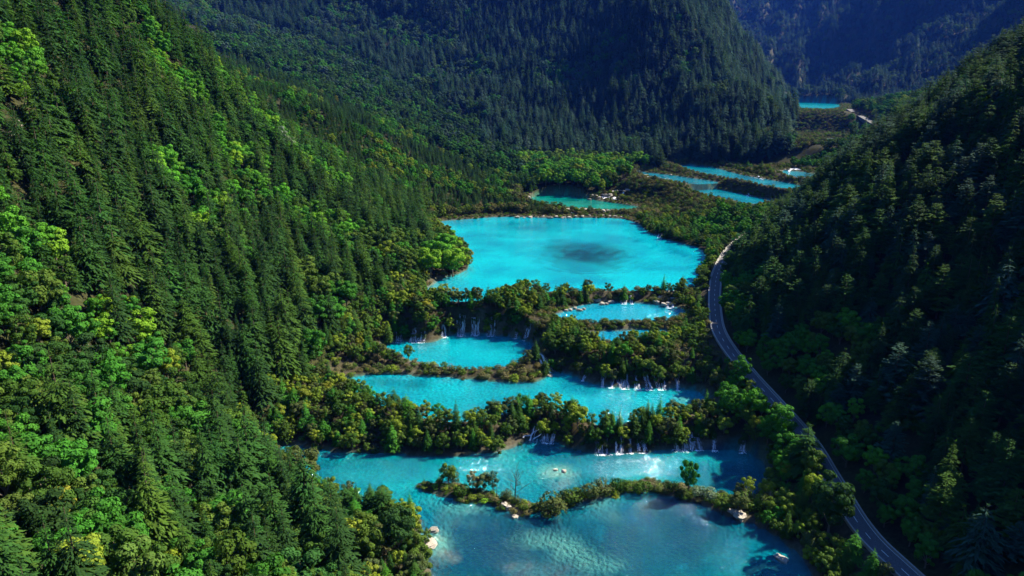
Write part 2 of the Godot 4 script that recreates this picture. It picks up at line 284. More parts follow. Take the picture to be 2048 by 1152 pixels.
# boulders: x, z, least height, size, description
const BOULDERS := [
	[66.4, -299.7, 14.5, 1.6, "largest white boulder heaped beside the round pool"],
	[69.3, -302.8, 14.5, 1.8, "middle white boulder heaped beside the round pool"],
	[72.3, -305.9, 14.5, 1.5, "upper white boulder heaped beside the round pool"],
	[74.3, -301.2, 14.5, 1.7, "right white boulder heaped beside the round pool"],
	[71.8, -297.4, 14.5, 1.4, "lower white boulder heaped beside the round pool"],
	[69.2, -295.9, 14.5, 1.3, "lowest white boulder heaped beside the round pool"],
	[76.5, -305.9, 14.5, 1.3, "topmost white boulder heaped beside the round pool"],
	[24.1, -289.5, 13.9, 0.8722162239615011, "white tufa rock on the round pool's back shore, first from its end"],
	[26.2, -289.8, 13.9, 0.9084805895616872, "white tufa rock on the round pool's back shore, second from its end"],
	[28.4, -292.3, 13.9, 1.0811137101395525, "white tufa rock on the round pool's back shore, third from its end"],
	[30.2, -289.7, 13.9, 1.360316646047066, "white tufa rock on the round pool's back shore, fourth from its end"],
	[32.3, -291.3, 13.9, 0.9553497229832224, "white tufa rock on the round pool's back shore, fifth from its end"],
	[35.3, -300.2, 13.9, 0.9936778504090151, "white tufa rock on the round pool's back shore, sixth from its end"],
	[37.6, -302.2, 13.9, 0.8743283047020711, "white tufa rock on the round pool's back shore, seventh from its end"],
	[39.7, -302.0, 13.9, 1.4492329419996424, "white tufa rock on the round pool's back shore, eighth from its end"],
	[41.4, -298.7, 13.9, 1.3646566426916265, "white tufa rock on the round pool's back shore, ninth from its end"],
	[43.5, -298.8, 13.9, 0.935404932613468, "white tufa rock on the round pool's back shore, tenth from its end"],
	[45.9, -301.4, 13.9, 1.238882921689191, "white tufa rock on the round pool's back shore, eleventh from its end"],
	[4.1, -498.0, 16.7, 2.111042865388751, "pale stone on the large lake's far shore, first from its left end"],
	[8.8, -497.2, 16.7, 1.1127337284253984, "pale stone on the large lake's far shore, second from its left end"],
	[13.7, -498.8, 16.7, 1.873211893471415, "pale stone on the large lake's far shore, third from its left end"],
	[18.5, -499.4, 16.7, 1.2311272265130198, "pale stone on the large lake's far shore, fourth from its left end"],
	[23.3, -499.6, 16.7, 1.1161500694450075, "pale stone on the large lake's far shore, fifth from its left end"],
	[28.0, -496.8, 16.7, 2.125129421240608, "pale stone on the large lake's far shore, sixth from its left end"],
	[32.9, -499.1, 16.7, 1.390319461445322, "pale stone on the large lake's far shore, seventh from its left end"],
	[37.6, -497.0, 16.7, 1.7440768421916588, "pale stone on the large lake's far shore, eighth from its left end"],
	[42.4, -497.1, 16.7, 2.102457314690725, "pale stone on the large lake's far shore, ninth from its left end"],
	[47.4, -499.4, 16.7, 1.5381298560712515, "pale stone on the large lake's far shore, tenth from its left end"],
	[52.1, -498.8, 16.7, 1.5603559224812993, "pale stone on the large lake's far shore, eleventh from its left end"],
	[57.2, -501.5, 16.7, 1.3966450753625606, "pale stone on the large lake's far shore, twelfth from its left end"],
	[61.6, -497.6, 16.7, 1.056210009793923, "pale stone on the large lake's far shore, thirteenth from its left end"],
	[67.0, -502.2, 16.7, 1.8142559692018745, "pale stone on the large lake's far shore, fourteenth from its left end"],
	[71.6, -500.8, 16.7, 1.6950083333432486, "pale stone on the large lake's far shore, fifteenth from its left end"],
	[76.3, -499.6, 16.7, 1.445696245048803, "pale stone on the large lake's far shore, sixteenth from its left end"],
	[80.6, -496.5, 16.7, 1.25424554263331, "pale stone on the large lake's far shore, seventeenth from its left end"],
	[86.0, -500.0, 16.7, 1.2634718010241153, "pale stone on the large lake's far shore, eighteenth from its left end"],
	[15.5, -179.2, 0, 1.0, "pinkish flat rock breaking the water of the front lake"],
	[13.1, -180.0, 0, 0.7, "small flat rock awash beside the pinkish one"],
	[-20.1, -150.9, 0, 1.3, "pale rock at the lake edge under the round tree"],
	[-20.2, -145.3, 0, 1.6, "flat pale rock awash at the left shore"],
	[-57.1, -171.5, 0, 2.2, "cream bank of rock under the left shore tree"],
	[-58.3, -170.0, 0, 1.8, "lower cream rock under the left shore tree"],
	[60.3, -156.6, 0, 1.8, "pale rock at the foot of the thin weir"],
	[58.7, -157.7, 0, 1.2, "small pale rock beside the thin weir"],
	[65.2, -140.0, 0, 1.4, "white rock awash in the near right lake corner"],
	[13.1, -243.4, 4.5, 1.3, "white rock at the end of the bush weir"],
	[14.4, -238.7, 4.5, 1.1, "low white rock in the cascade's foot"],
	[14.2, -567.9, 18.5, 2.5, "pale rock on the beach of the green lake"],
	[0.8, -156.8, 0, 1.1, "stone under the bare dead tree"],
	[-1.5, -160.4, 0, 1.3, "pale stone on the thin weir left of the dead tree"],
	[64.4, -567.9, 19.0, 1.4641736949089084, "white tufa rock on the cascade slope, first from its left foot"],
	[68.0, -574.3, 19.6, 1.2952936628462128, "white tufa rock on the cascade slope, second from its left foot"],
	[70.9, -573.8, 20.2, 1.6049206273871937, "white tufa rock on the cascade slope, third from its left foot"],
	[73.1, -568.3, 20.8, 1.1470923065602217, "white tufa rock on the cascade slope, fourth from its left foot"],
	[77.0, -575.9, 21.4, 1.8670210696076706, "white tufa rock on the cascade slope, fifth from its left foot"],
	[79.5, -572.8, 22.0, 2.0855205570230053, "white tufa rock on the cascade slope, sixth from its left foot"],
	[81.7, -567.9, 22.6, 2.1502113581765796, "white tufa rock on the cascade slope, seventh from its left foot"],
	[86.7, -582.1, 23.2, 1.9083657521213184, "white tufa rock on the cascade slope, eighth from its left foot"],
	[89.9, -583.6, 23.8, 2.1558543507742467, "white tufa rock on the cascade slope, ninth from its left foot"],
	[92.5, -581.6, 24.4, 1.1200062778226383, "white tufa rock on the cascade slope, tenth from its left foot"],
	[94.1, -573.2, 25.0, 1.4178961146909277, "white tufa rock on the cascade slope, eleventh from its left foot"],
	[97.6, -576.5, 25.6, 2.1626074326649354, "white tufa rock on the cascade slope, twelfth from its left foot"],
	[101.8, -584.0, 26.2, 1.9527633787476635, "white tufa rock on the cascade slope, thirteenth from its left foot"],
	[118.5, -605.7, 29.5, 2.1579949846475954, "pale tufa rock among marsh shrubs, first in the row"],
	[118.0, -586.9, 29.5, 1.464437952119105, "pale tufa rock among marsh shrubs, second in the row"],
	[123.2, -598.2, 29.5, 1.1103361129735212, "pale tufa rock among marsh shrubs, third in the row"],
	[124.9, -591.2, 29.5, 1.1492769122143378, "pale tufa rock among marsh shrubs, fourth in the row"],
	[131.8, -610.0, 29.5, 1.2865237482019507, "pale tufa rock among marsh shrubs, fifth in the row"],
	[135.7, -613.8, 29.5, 1.9621202423034907, "pale tufa rock among marsh shrubs, sixth in the row"],
	[136.8, -604.5, 29.5, 1.498996693617879, "pale tufa rock among marsh shrubs, seventh in the row"],
	[142.5, -615.9, 29.5, 1.4193676600501042, "pale tufa rock among marsh shrubs, eighth in the row"],
	[143.5, -606.8, 29.5, 1.2068124345187803, "pale tufa rock among marsh shrubs, ninth in the row"],
	[226.9, -582.1, 40.5, 1.8445098293399864, "white stone at the far right marsh pool, first from the left"],
	[235.8, -594.1, 40.5, 1.2646045883534047, "white stone at the far right marsh pool, second from the left"],
	[241.9, -598.9, 40.5, 1.144981603330769, "white stone at the far right marsh pool, third from the left"],
	[247.6, -602.2, 40.5, 1.6397343772719175, "white stone at the far right marsh pool, fourth from the left"],
	[252.0, -602.3, 40.5, 1.3739645164726395, "white stone at the far right marsh pool, fifth from the left"],
	[255.4, -599.8, 40.5, 2.1974001797968996, "white stone at the far right marsh pool, sixth from the left"],
	[32.4, -521.6, 17.5, 1.3666280364859467, "pale stone between large and green lake, first from the left"],
	[35.5, -515.4, 17.5, 1.3288720425184606, "pale stone between large and green lake, second from the left"],
	[38.6, -511.7, 17.5, 1.354613319477798, "pale stone between large and green lake, third from the left"],
	[42.5, -517.2, 17.5, 2.05668046763432, "pale stone between large and green lake, fourth from the left"],
	[45.2, -508.6, 17.5, 1.255871944557991, "pale stone between large and green lake, fifth from the left"],
	[49.3, -516.1, 17.5, 1.156401097626448, "pale stone between large and green lake, sixth from the left"],
	[53.0, -519.7, 17.5, 2.1208364929703505, "pale stone between large and green lake, seventh from the left"],
	[56.2, -517.2, 17.5, 1.7218786204497636, "pale stone between large and green lake, eighth from the left"],
	[60.3, -522.9, 17.5, 2.1896277846893666, "pale stone between large and green lake, ninth from the left"],
	[63.1, -517.0, 17.5, 1.5432582725512292, "pale stone between large and green lake, tenth from the left"],
	[66.9, -519.6, 17.5, 2.0910473735501185, "pale stone between large and green lake, eleventh from the left"],
	[69.1, -510.0, 17.5, 1.81937081335476, "pale stone between large and green lake, twelfth from the left"],
	[72.6, -510.9, 17.5, 1.9699434950134735, "pale stone between large and green lake, thirteenth from the left"],
	[76.7, -515.8, 17.5, 1.919198914204192, "pale stone between large and green lake, fourteenth from the left"],
	[81.2, -522.9, 17.5, 1.6437168249951302, "pale stone between large and green lake, fifteenth from the left"],
	[84.1, -519.5, 17.5, 1.2021994782471532, "pale stone between large and green lake, sixteenth from the left"],
]
# dead trees: x, z, least height, tall, limbs, description
const DEAD := [
	[0.8, -163.0, 0.4, 10.2, 8, "bare dead tree with spreading branches on the thin weir"],
	[-24.9, -170.0, 0, 4.4, 1, "short dead trunk at the tip of the thin weir"],
	[-4.3, -164.5, 0.4, 6.2, 0, "bare thin pole of a dead trunk on the thin weir"],
	[0.6, -262.7, 5.5, 3.0, 0, "dead snag standing in the blue pool"],
	[-38.6, -196.5, 3, 8.5, 7, "grey leafless tree among green trees on the lowest weir"],
	[56.2, -272.2, 13.5, 4.5, 3, "bare grey snag on the weir of the round pool"],
	[50.7, -271.0, 13.5, 4.0, 2, "second bare snag on the weir of the round pool"],
]
# plants set singly: kind, x, z, least height, tall, width, tone, description
const SET_PLANTS := [
	["shrub", -21.9, -169.7, 0.4, 1.6, 1.3, "lime", "low lime green tuft near the tip of the thin weir"],
	["shrub", -18.9, -168.2, 0.4, 1.6, 1.4, "gold", "yellow green tuft near the tip of the thin weir"],
	["shrub", -20.8, -172.7, 0.4, 2.2, 1.2, "olive", "olive shrub at the back of the weir tip"],
	["shrub", -17.1, -173.2, 0.4, 4.2, 1.0, "dull", "round grey green willow bush left on the thin weir"],
	["shrub", -14.2, -166.2, 0.4, 4.2, 1.1, "moss", "mossy green bush at the front of the thin weir"],
	["shrub", -10.9, -164.3, 0.4, 1.5, 1.6, "gold", "low yellow green mat on the thin weir front"],
	["shrub", -7.7, -162.9, 0.4, 1.5, 1.6, "lime", "low lime mat right of the yellow one"],
	["shrub", -1.7, -164.3, 0.4, 3.4, 1.1, "dull", "grey bush left of the bare dead tree"],
	["shrub", 1.9, -161.5, 0.4, 3.0, 1.1, "dull", "dull bush at the foot of the bare dead tree"],
	["shrub", 3.2, -159.2, 0.4, 2.6, 1.0, "olive", "olive bush right below the bare dead tree"],
	["shrub", 0.3, -157.9, 0.4, 2.2, 1.2, "brown", "brown shrub on stones below the dead tree"],
	["shrub", 4.3, -157.4, 0.4, 2.0, 1.2, "brown", "brown shrub at the break in the thin weir"],
	["shrub", 6.5, -159.2, 0.4, 1.6, 1.2, "dull", "tiny shrub in the break of the thin weir"],
	["shrub", 10.2, -158.1, 0.4, 7.0, 1.05, "dull", "big round bush beside the break in the thin weir"],
	["shrub", 14.0, -162.9, 0.4, 4.0, 1.0, "dull", "dull bush just right of the big round one"],
	["shrub", 16.7, -162.9, 0.4, 5.2, 1.1, "olive", "olive bush second right of the big round one"],
	["shrub", 21.3, -164.8, 0.4, 6.4, 1.15, "dull", "tall broad bush in the middle of the thin weir"],
	["shrub", 25.5, -166.7, 0.4, 5.2, 1.1, "dull", "bush leaning right of the tall broad one"],
	["shrub", 29.3, -168.2, 0.4, 5.6, 0.6, "fir", "dark narrow bush on the thin weir"],
	["shrub", 32.2, -168.7, 0.4, 3.6, 1.0, "olive", "small ball bush standing alone on the thin weir"],
	["shrub", 36.7, -167.9, 0.4, 4.6, 1.05, "moss", "dark ball bush right of the small one"],
	["shrub", 41.0, -168.2, 0.4, 3.2, 1.3, "dull", "low dull bush between ball bush and lone tree"],
	["shrub", 44.7, -167.7, 0.4, 3.8, 1.2, "deep", "dark bush left under the lone leafy tree"],
	["shrub", 46.8, -165.7, 0.4, 3.2, 1.2, "dull", "low bush at the foot of the lone leafy tree"],
	["shrub", 51.8, -165.7, 0.4, 3.8, 1.1, "silver", "silvery bush right of the lone leafy tree"],
	["shrub", 54.6, -163.8, 0.4, 4.4, 1.0, "silver", "second silvery bush right of the lone tree"],
	["shrub", 57.2, -160.6, 0.4, 4.4, 1.1, "olive", "round olive bush on the thin weir's right part"],
	["shrub", 60.3, -159.2, 0.4, 4.0, 1.1, "dull", "dull bush third from the right end of the weir"],
	["shrub", 63.9, -160.1, 0.4, 5.0, 1.1, "olive", "olive bush second from the right end of the weir"],
	["shrub", 67.0, -159.7, 0.4, 4.6, 1.2, "gold", "yellowish bush at the right end of the weir"],
	["shrub", 69.5, -157.4, 0.4, 5.6, 1.1, "dull", "tall dull bush where the thin weir meets shore"],
	["willow_tree", -11.0, -168.0, 0.5, 6.6, 1.0, "brown", "brownish sparse tree left on the thin weir"],
	["willow_tree", -8.2, -169.0, 0.5, 5.8, 1.1, "dull", "dull tree second on the thin weir"],
	["willow_tree", -5.4, -168.5, 0.5, 6.6, 0.9, "teal", "grey green tree beside the bare pole"],
	["broadleaf_tree", 49.2, -166.5, 0.5, 11.0, 0.62, "leaf", "lone leafy tree rising from the thin weir"],
	["broadleaf_tree", 79.7, -182.9, 3.2, 13.5, 1.0, "leaf", "tall fresh green tree between foaming falls and road"],
	["spruce_tree", 81.0, -167.8, 3.2, 14.5, 1.3, "fir", "dark spruce beside the road bend above the lake"],
	["broadleaf_tree", 78.7, -155.6, 3.2, 9.5, 1.0, "gold", "yellow green tree below the dark spruce"],
	["broadleaf_tree", 76.9, -142.4, 5.2, 16.0, 1.05, "deep", "big dark round tree leaning over the road"],
	["broadleaf_tree", 76.8, -198.7, 5.2, 10.5, 0.9, "bright", "light green tree at the right end of the weir"],
	["broadleaf_tree", 70.6, -202.2, 5.2, 12, 1.0, "leaf", "large full tree at the right lake shore"],
	["spruce_tree", -49.2, -157.6, 1.2, 9.5, 1.5, "fir", "first small spruce from the left on the lake point"],
	["spruce_tree", -44.1, -156.9, 1.2, 8.5, 1.5, "fir", "second small spruce from the left on the lake point"],
	["spruce_tree", -40.8, -156.3, 1.2, 9, 1.5, "fir", "third small spruce from the left on the lake point"],
	["spruce_tree", -37.2, -155.6, 1.2, 9.5, 1.5, "fir", "fourth small spruce from the left on the lake point"],
	["spruce_tree", -33.9, -155.0, 1.2, 9.5, 1.5, "fir", "fifth small spruce from the left on the lake point"],
	["broadleaf_tree", -27.0, -139.0, 0.7, 14.5, 1.1, "deep", "big dark round tree at the left lake point"],
	["broadleaf_tree", -32.8, -135.3, 2.2, 11, 1.0, "olive", "olive tree left of the big dark round tree"],
	["broadleaf_tree", -59.1, -171.7, 0.7, 11, 1.1, "dull", "dull round tree overhanging the left lake corner"],
	["willow_tree", -40.8, -250.7, 5.8, 7.5, 0.9, "olive", "taller olive tree at the left of the bush weir"],
	["spruce_tree", -17.7, -195.2, 3.2, 11.5, 0.9, "fir", "tall slender spruce standing out on the lowest weir"],
	["spruce_tree", 12.8, -202.4, 4.7, 8.5, 0.6, "deep", "slim dark tree above the white cascade"],
	["broadleaf_tree", 21.0, -197.2, 4.2, 8.5, 1.0, "gold", "yellow green rounded tree at the lake bend"],
	["broadleaf_tree", -30.3, -335.5, 17.2, 15, 1.1, "lime", "lime green tree at the tip of the wooded point"],
	["broadleaf_tree", -37.4, -342.3, 17.2, 17, 1.1, "bright", "bright tree behind the tip of the wooded point"],
	["broadleaf_tree", -28.8, -352.5, 17.2, 14, 1.1, "lime", "second lime tree on the wooded point shore"],
	["broadleaf_tree", -36.5, -368.9, 17.2, 16, 1.1, "bright", "full bright tree on the back of the point"],
	["broadleaf_tree", -40.5, -328.0, 17.2, 15, 1.1, "lime", "light green tree at the root of the point"],
]
# kept free of wild growth: x, z, radius
const BARE := [[-24.6, -169.0, 4.2], [-21.4, -168.1, 4.2], [-18.2, -167.2, 4.2], [-15.1, -166.3, 4.2], [-12.0, -165.4, 4.2], [-8.9, -164.5, 4.2], [-5.8, -163.7, 4.2], [-2.7, -162.7, 4.2], [0.3, -161.2, 4.2], [3.2, -159.8, 4.2], [6.2, -158.4, 4.2], [9.2, -160.0, 4.2], [12.3, -161.6, 4.2], [15.4, -163.2, 4.2], [18.6, -164.9, 4.2], [21.8, -166.5, 4.2], [25.0, -167.2, 4.2], [28.2, -167.9, 4.2], [31.4, -168.6, 4.2], [34.6, -169.3, 4.2], [37.8, -169.9, 4.2], [40.9, -169.7, 4.2], [43.8, -168.6, 4.2], [46.7, -167.6, 4.2], [49.5, -166.6, 4.2], [52.3, -165.5, 4.2], [55.1, -164.5, 4.2], [57.8, -163.5, 4.2], [60.5, -162.4, 4.2], [63.2, -161.4, 4.2], [65.9, -160.4, 4.2]]
# the bit of road seen far up the valley: x, z at both ends
const FAR_ROAD := [381.5, -798.1, 382.8, -727.6]


var rng := RandomNumberGenerator.new()
var hill_noise := FastNoiseLite.new()
var patch_noise := FastNoiseLite.new()
var fine_noise := FastNoiseLite.new()
var taken := {}
var sun_ray := Vector3.UP

# ------------------------------------------------------------------ helpers
func numbered(called: String) -> String:
	var n: int = taken.get(called, -1) + 1
	taken[called] = n
	return called if n == 0 else "%s_%03d" % [called, n]

func tag(o: Node3D, label: String, category: String, group := "") -> void:
	o.set_meta("label", label)
	o.set_meta("category", category)
	if group:
		o.set_meta("group", group)

func thing(called: String, label: String, category: String, at: Vector3, group := "") -> Node3D:
	var o := Node3D.new()
	o.name = numbered(called)
	o.position = at
	tag(o, label, category, group)
	add_child(o)
	return o

func part(called: String, mesh: Mesh, mat: Material, parent: Node3D) -> MeshInstance3D:
	var o := MeshInstance3D.new()
	o.name = called
	o.mesh = mesh
	o.material_override = mat
	parent.add_child(o, true)
	return o

func structure(called: String, mesh: Mesh, mat: Material) -> MeshInstance3D:
	var o := part(numbered(called), mesh, mat, self)
	o.set_meta("kind", "structure")
	return o

func lin(r: float, g: float, b: float) -> Color:
	return Color(r, g, b).linear_to_srgb()

func matte(c: Color, rough := 0.85) -> StandardMaterial3D:
	var m := StandardMaterial3D.new()
	m.albedo_color = c
	m.roughness = rough
	m.metallic_specular = 0.3
	return m

class Tris:
	var v := PackedVector3Array()
	var c := PackedColorArray()
	func tri(a: Vector3, b: Vector3, d: Vector3, col: Color) -> void:
		v.append(a); v.append(b); v.append(d)
		c.append(col); c.append(col); c.append(col)
	func quad(a: Vector3, b: Vector3, d: Vector3, e: Vector3, col: Color) -> void:
		tri(a, b, d, col)
		tri(a, d, e, col)
	func mesh() -> ArrayMesh:
		var arr := []
		arr.resize(Mesh.ARRAY_MAX)
		arr[Mesh.ARRAY_VERTEX] = v
		arr[Mesh.ARRAY_COLOR] = c
		var m := ArrayMesh.new()
		m.add_surface_from_arrays(Mesh.PRIMITIVE_TRIANGLES, arr)
		return m

func tube(t: Tris, pts: Array, radii: Array, sides: int, col: Color) -> void:
	var rings := []
	for i in pts.size():
		var p: Vector3 = pts[i]
		var q: Vector3 = pts[mini(i + 1, pts.size() - 1)]
		var o: Vector3 = pts[maxi(i - 1, 0)]
		var along := (q - o).normalized()
		var side := along.cross(Vector3(0.31, 0.2, 0.93)).normalized()
		var up := along.cross(side)
		var ring := []
		for k in sides:
			var a := TAU * k / sides
			ring.append(p + (side * cos(a) + up * sin(a)) * float(radii[i]))
		rings.append(ring)
	for i in pts.size() - 1:
		for k in sides:
			var k2 := (k + 1) % sides
			t.quad(rings[i][k], rings[i + 1][k], rings[i + 1][k2], rings[i][k2], col)

# ------------------------------------------------------------------ the lie of the land
const C0 := Vector2(-740, -2420)
const CS := 13.0
const CNX := 168
const CNZ := 192
var coarse_h := PackedFloat32Array()
var coarse_zone := PackedByteArray()
var xs := PackedFloat32Array()
var zs := PackedFloat32Array()
var xi := PackedInt32Array()
var zi := PackedInt32Array()
var height := PackedFloat32Array()
var wet := PackedByteArray()       # lake number + 1 inside a lake
var shore := PackedFloat32Array()  # distance to the nearest shoreline, up to 20 m
var above := PackedFloat32Array()  # how far the hillside stands over the terraces
var rings := []                    # smoothed shorelines
var road_pts := PackedVector3Array()

func solve_survey() -> PackedFloat64Array:
	var n := SURVEY.size()
	var w := n + 3
	var a := []
	for i in w:
		var row := PackedFloat64Array()
		row.resize(w + 1)
		a.append(row)
	for i in n:
		var p = SURVEY[i]
		for j in n:
			var q = SURVEY[j]
			var dx: float = (p[0] - q[0]) * 0.01
			var dz: float = (p[2] - q[2]) * 0.01
			var d2 := dx * dx + dz * dz
			a[i][j] = 0.5 * d2 * log(d2 + 1e-9) if i != j else 0.002
		a[i][n] = 1.0
		a[i][n + 1] = p[0] * 0.01
		a[i][n + 2] = p[2] * 0.01
		a[n][i] = 1.0
		a[n + 1][i] = p[0] * 0.01
		a[n + 2][i] = p[2] * 0.01
		a[i][w] = p[1]
	for k in w:
		var best := k
		for i in range(k + 1, w):
			if absf(a[i][k]) > absf(a[best][k]):
				best = i
		var keep: PackedFloat64Array = a[best]
		a[best] = a[k]
		a[k] = keep
		var pivot := keep[k]
		for i in range(k + 1, w):
			var row: PackedFloat64Array = a[i]
			var f := row[k] / pivot
			if f != 0.0:
				for j in range(k, w + 1):
					row[j] -= f * keep[j]
				a[i] = row
	var out := PackedFloat64Array()
	out.resize(w)
	for i in range(w - 1, -1, -1):
		var s: float = a[i][w]
		for j in range(i + 1, w):
			s -= a[i][j] * out[j]
		out[i] = s / a[i][i]
	return out

func lay_coarse() -> void:
	var wts := solve_survey()
	var n := SURVEY.size()
	var sx := PackedFloat64Array()
	var sz := PackedFloat64Array()
	for p in SURVEY:
		sx.append(p[0] * 0.01)
		sz.append(p[2] * 0.01)
	coarse_h.resize(CNX * CNZ)
	coarse_zone.resize(CNX * CNZ)
	for j in CNZ:
		var z := (C0.y + j * CS) * 0.01
		for i in CNX:
			var x := (C0.x + i * CS) * 0.01
			var h := wts[n] + x * wts[n + 1] + z * wts[n + 2]
			var best := 1e9
			var who := 0
			for k in n:
				var dx := x - sx[k]
				var dz := z - sz[k]
				var d2 := dx * dx + dz * dz + 1e-9
				h += wts[k] * 0.5 * d2 * log(d2)
				if d2 < best:
					best = d2
					who = k
			coarse_h[j * CNX + i] = h
			coarse_zone[j * CNX + i] = who

func hill(x: float, z: float) -> float:
	var u := clampf((x - C0.x) / CS, 0.0, CNX - 1.01)
	var v := clampf((z - C0.y) / CS, 0.0, CNZ - 1.01)
	var i := int(u)
	var j := int(v)
	var fu := u - i
	var fv := v - j
	var k := j * CNX + i
	return lerpf(lerpf(coarse_h[k], coarse_h[k + 1], fu), lerpf(coarse_h[k + CNX], coarse_h[k + CNX + 1], fu), fv)

func zone_at(x: float, z: float) -> String:
	x += patch_noise.get_noise_2d(x * 3.0, z * 3.0) * 16.0
	var i := clampi(roundi((x - C0.x) / CS), 0, CNX - 1)
	var j := clampi(roundi((z - C0.y) / CS), 0, CNZ - 1)
	return SURVEY[coarse_zone[j * CNX + i]][3]

func lines(spans: Array) -> PackedFloat32Array:
	var out := PackedFloat32Array()
	for s in spans:
		var n := int(round(absf(s[1] - s[0]) / s[2]))
		for k in n:
			out.append(lerpf(s[0], s[1], float(k) / n))
	out.append(spans[-1][1])
	return out

func seg_dist(p: Vector2, a: Vector2, b: Vector2) -> float:
	var e := b - a
	var t := clampf((p - a).dot(e) / maxf(e.length_squared(), 1e-6), 0.0, 1.0)
	return p.distance_to(a + e * t)

func smooth_ring(flat: Array, steps: int) -> PackedVector2Array:
	var p := PackedVector2Array()
	for k in range(0, flat.size(), 2):
		p.append(Vector2(flat[k], flat[k + 1]))
	var out := PackedVector2Array()
	var n := p.size()
	for i in n:
		for s in steps:
			out.append(p[i].cubic_interpolate(p[(i + 1) % n], p[(i + n - 1) % n], p[(i + 2) % n], float(s) / steps))
	return out

func lower_bound(arr: PackedFloat32Array, v: float) -> int:
	return arr.bsearch(v)

func road_near(x: float, z: float) -> Vector2:  # distance to the road's middle line, height there
	var best := 1e9
	var y := 0.0
	var p := Vector2(x, z)
	for i in road_pts.size() - 1:
		var a := road_pts[i]
		var b := road_pts[i + 1]
		if absf(a.z - z) > 34.0:
			continue
		var e := Vector2(b.x - a.x, b.z - a.z)
		var t := clampf((p - Vector2(a.x, a.z)).dot(e) / e.length_squared(), 0.0, 1.0)
		var d := p.distance_to(Vector2(a.x, a.z) + e * t)
		if d < best:
			best = d
			y = lerpf(a.y, b.y, t)
	return Vector2(best, y)

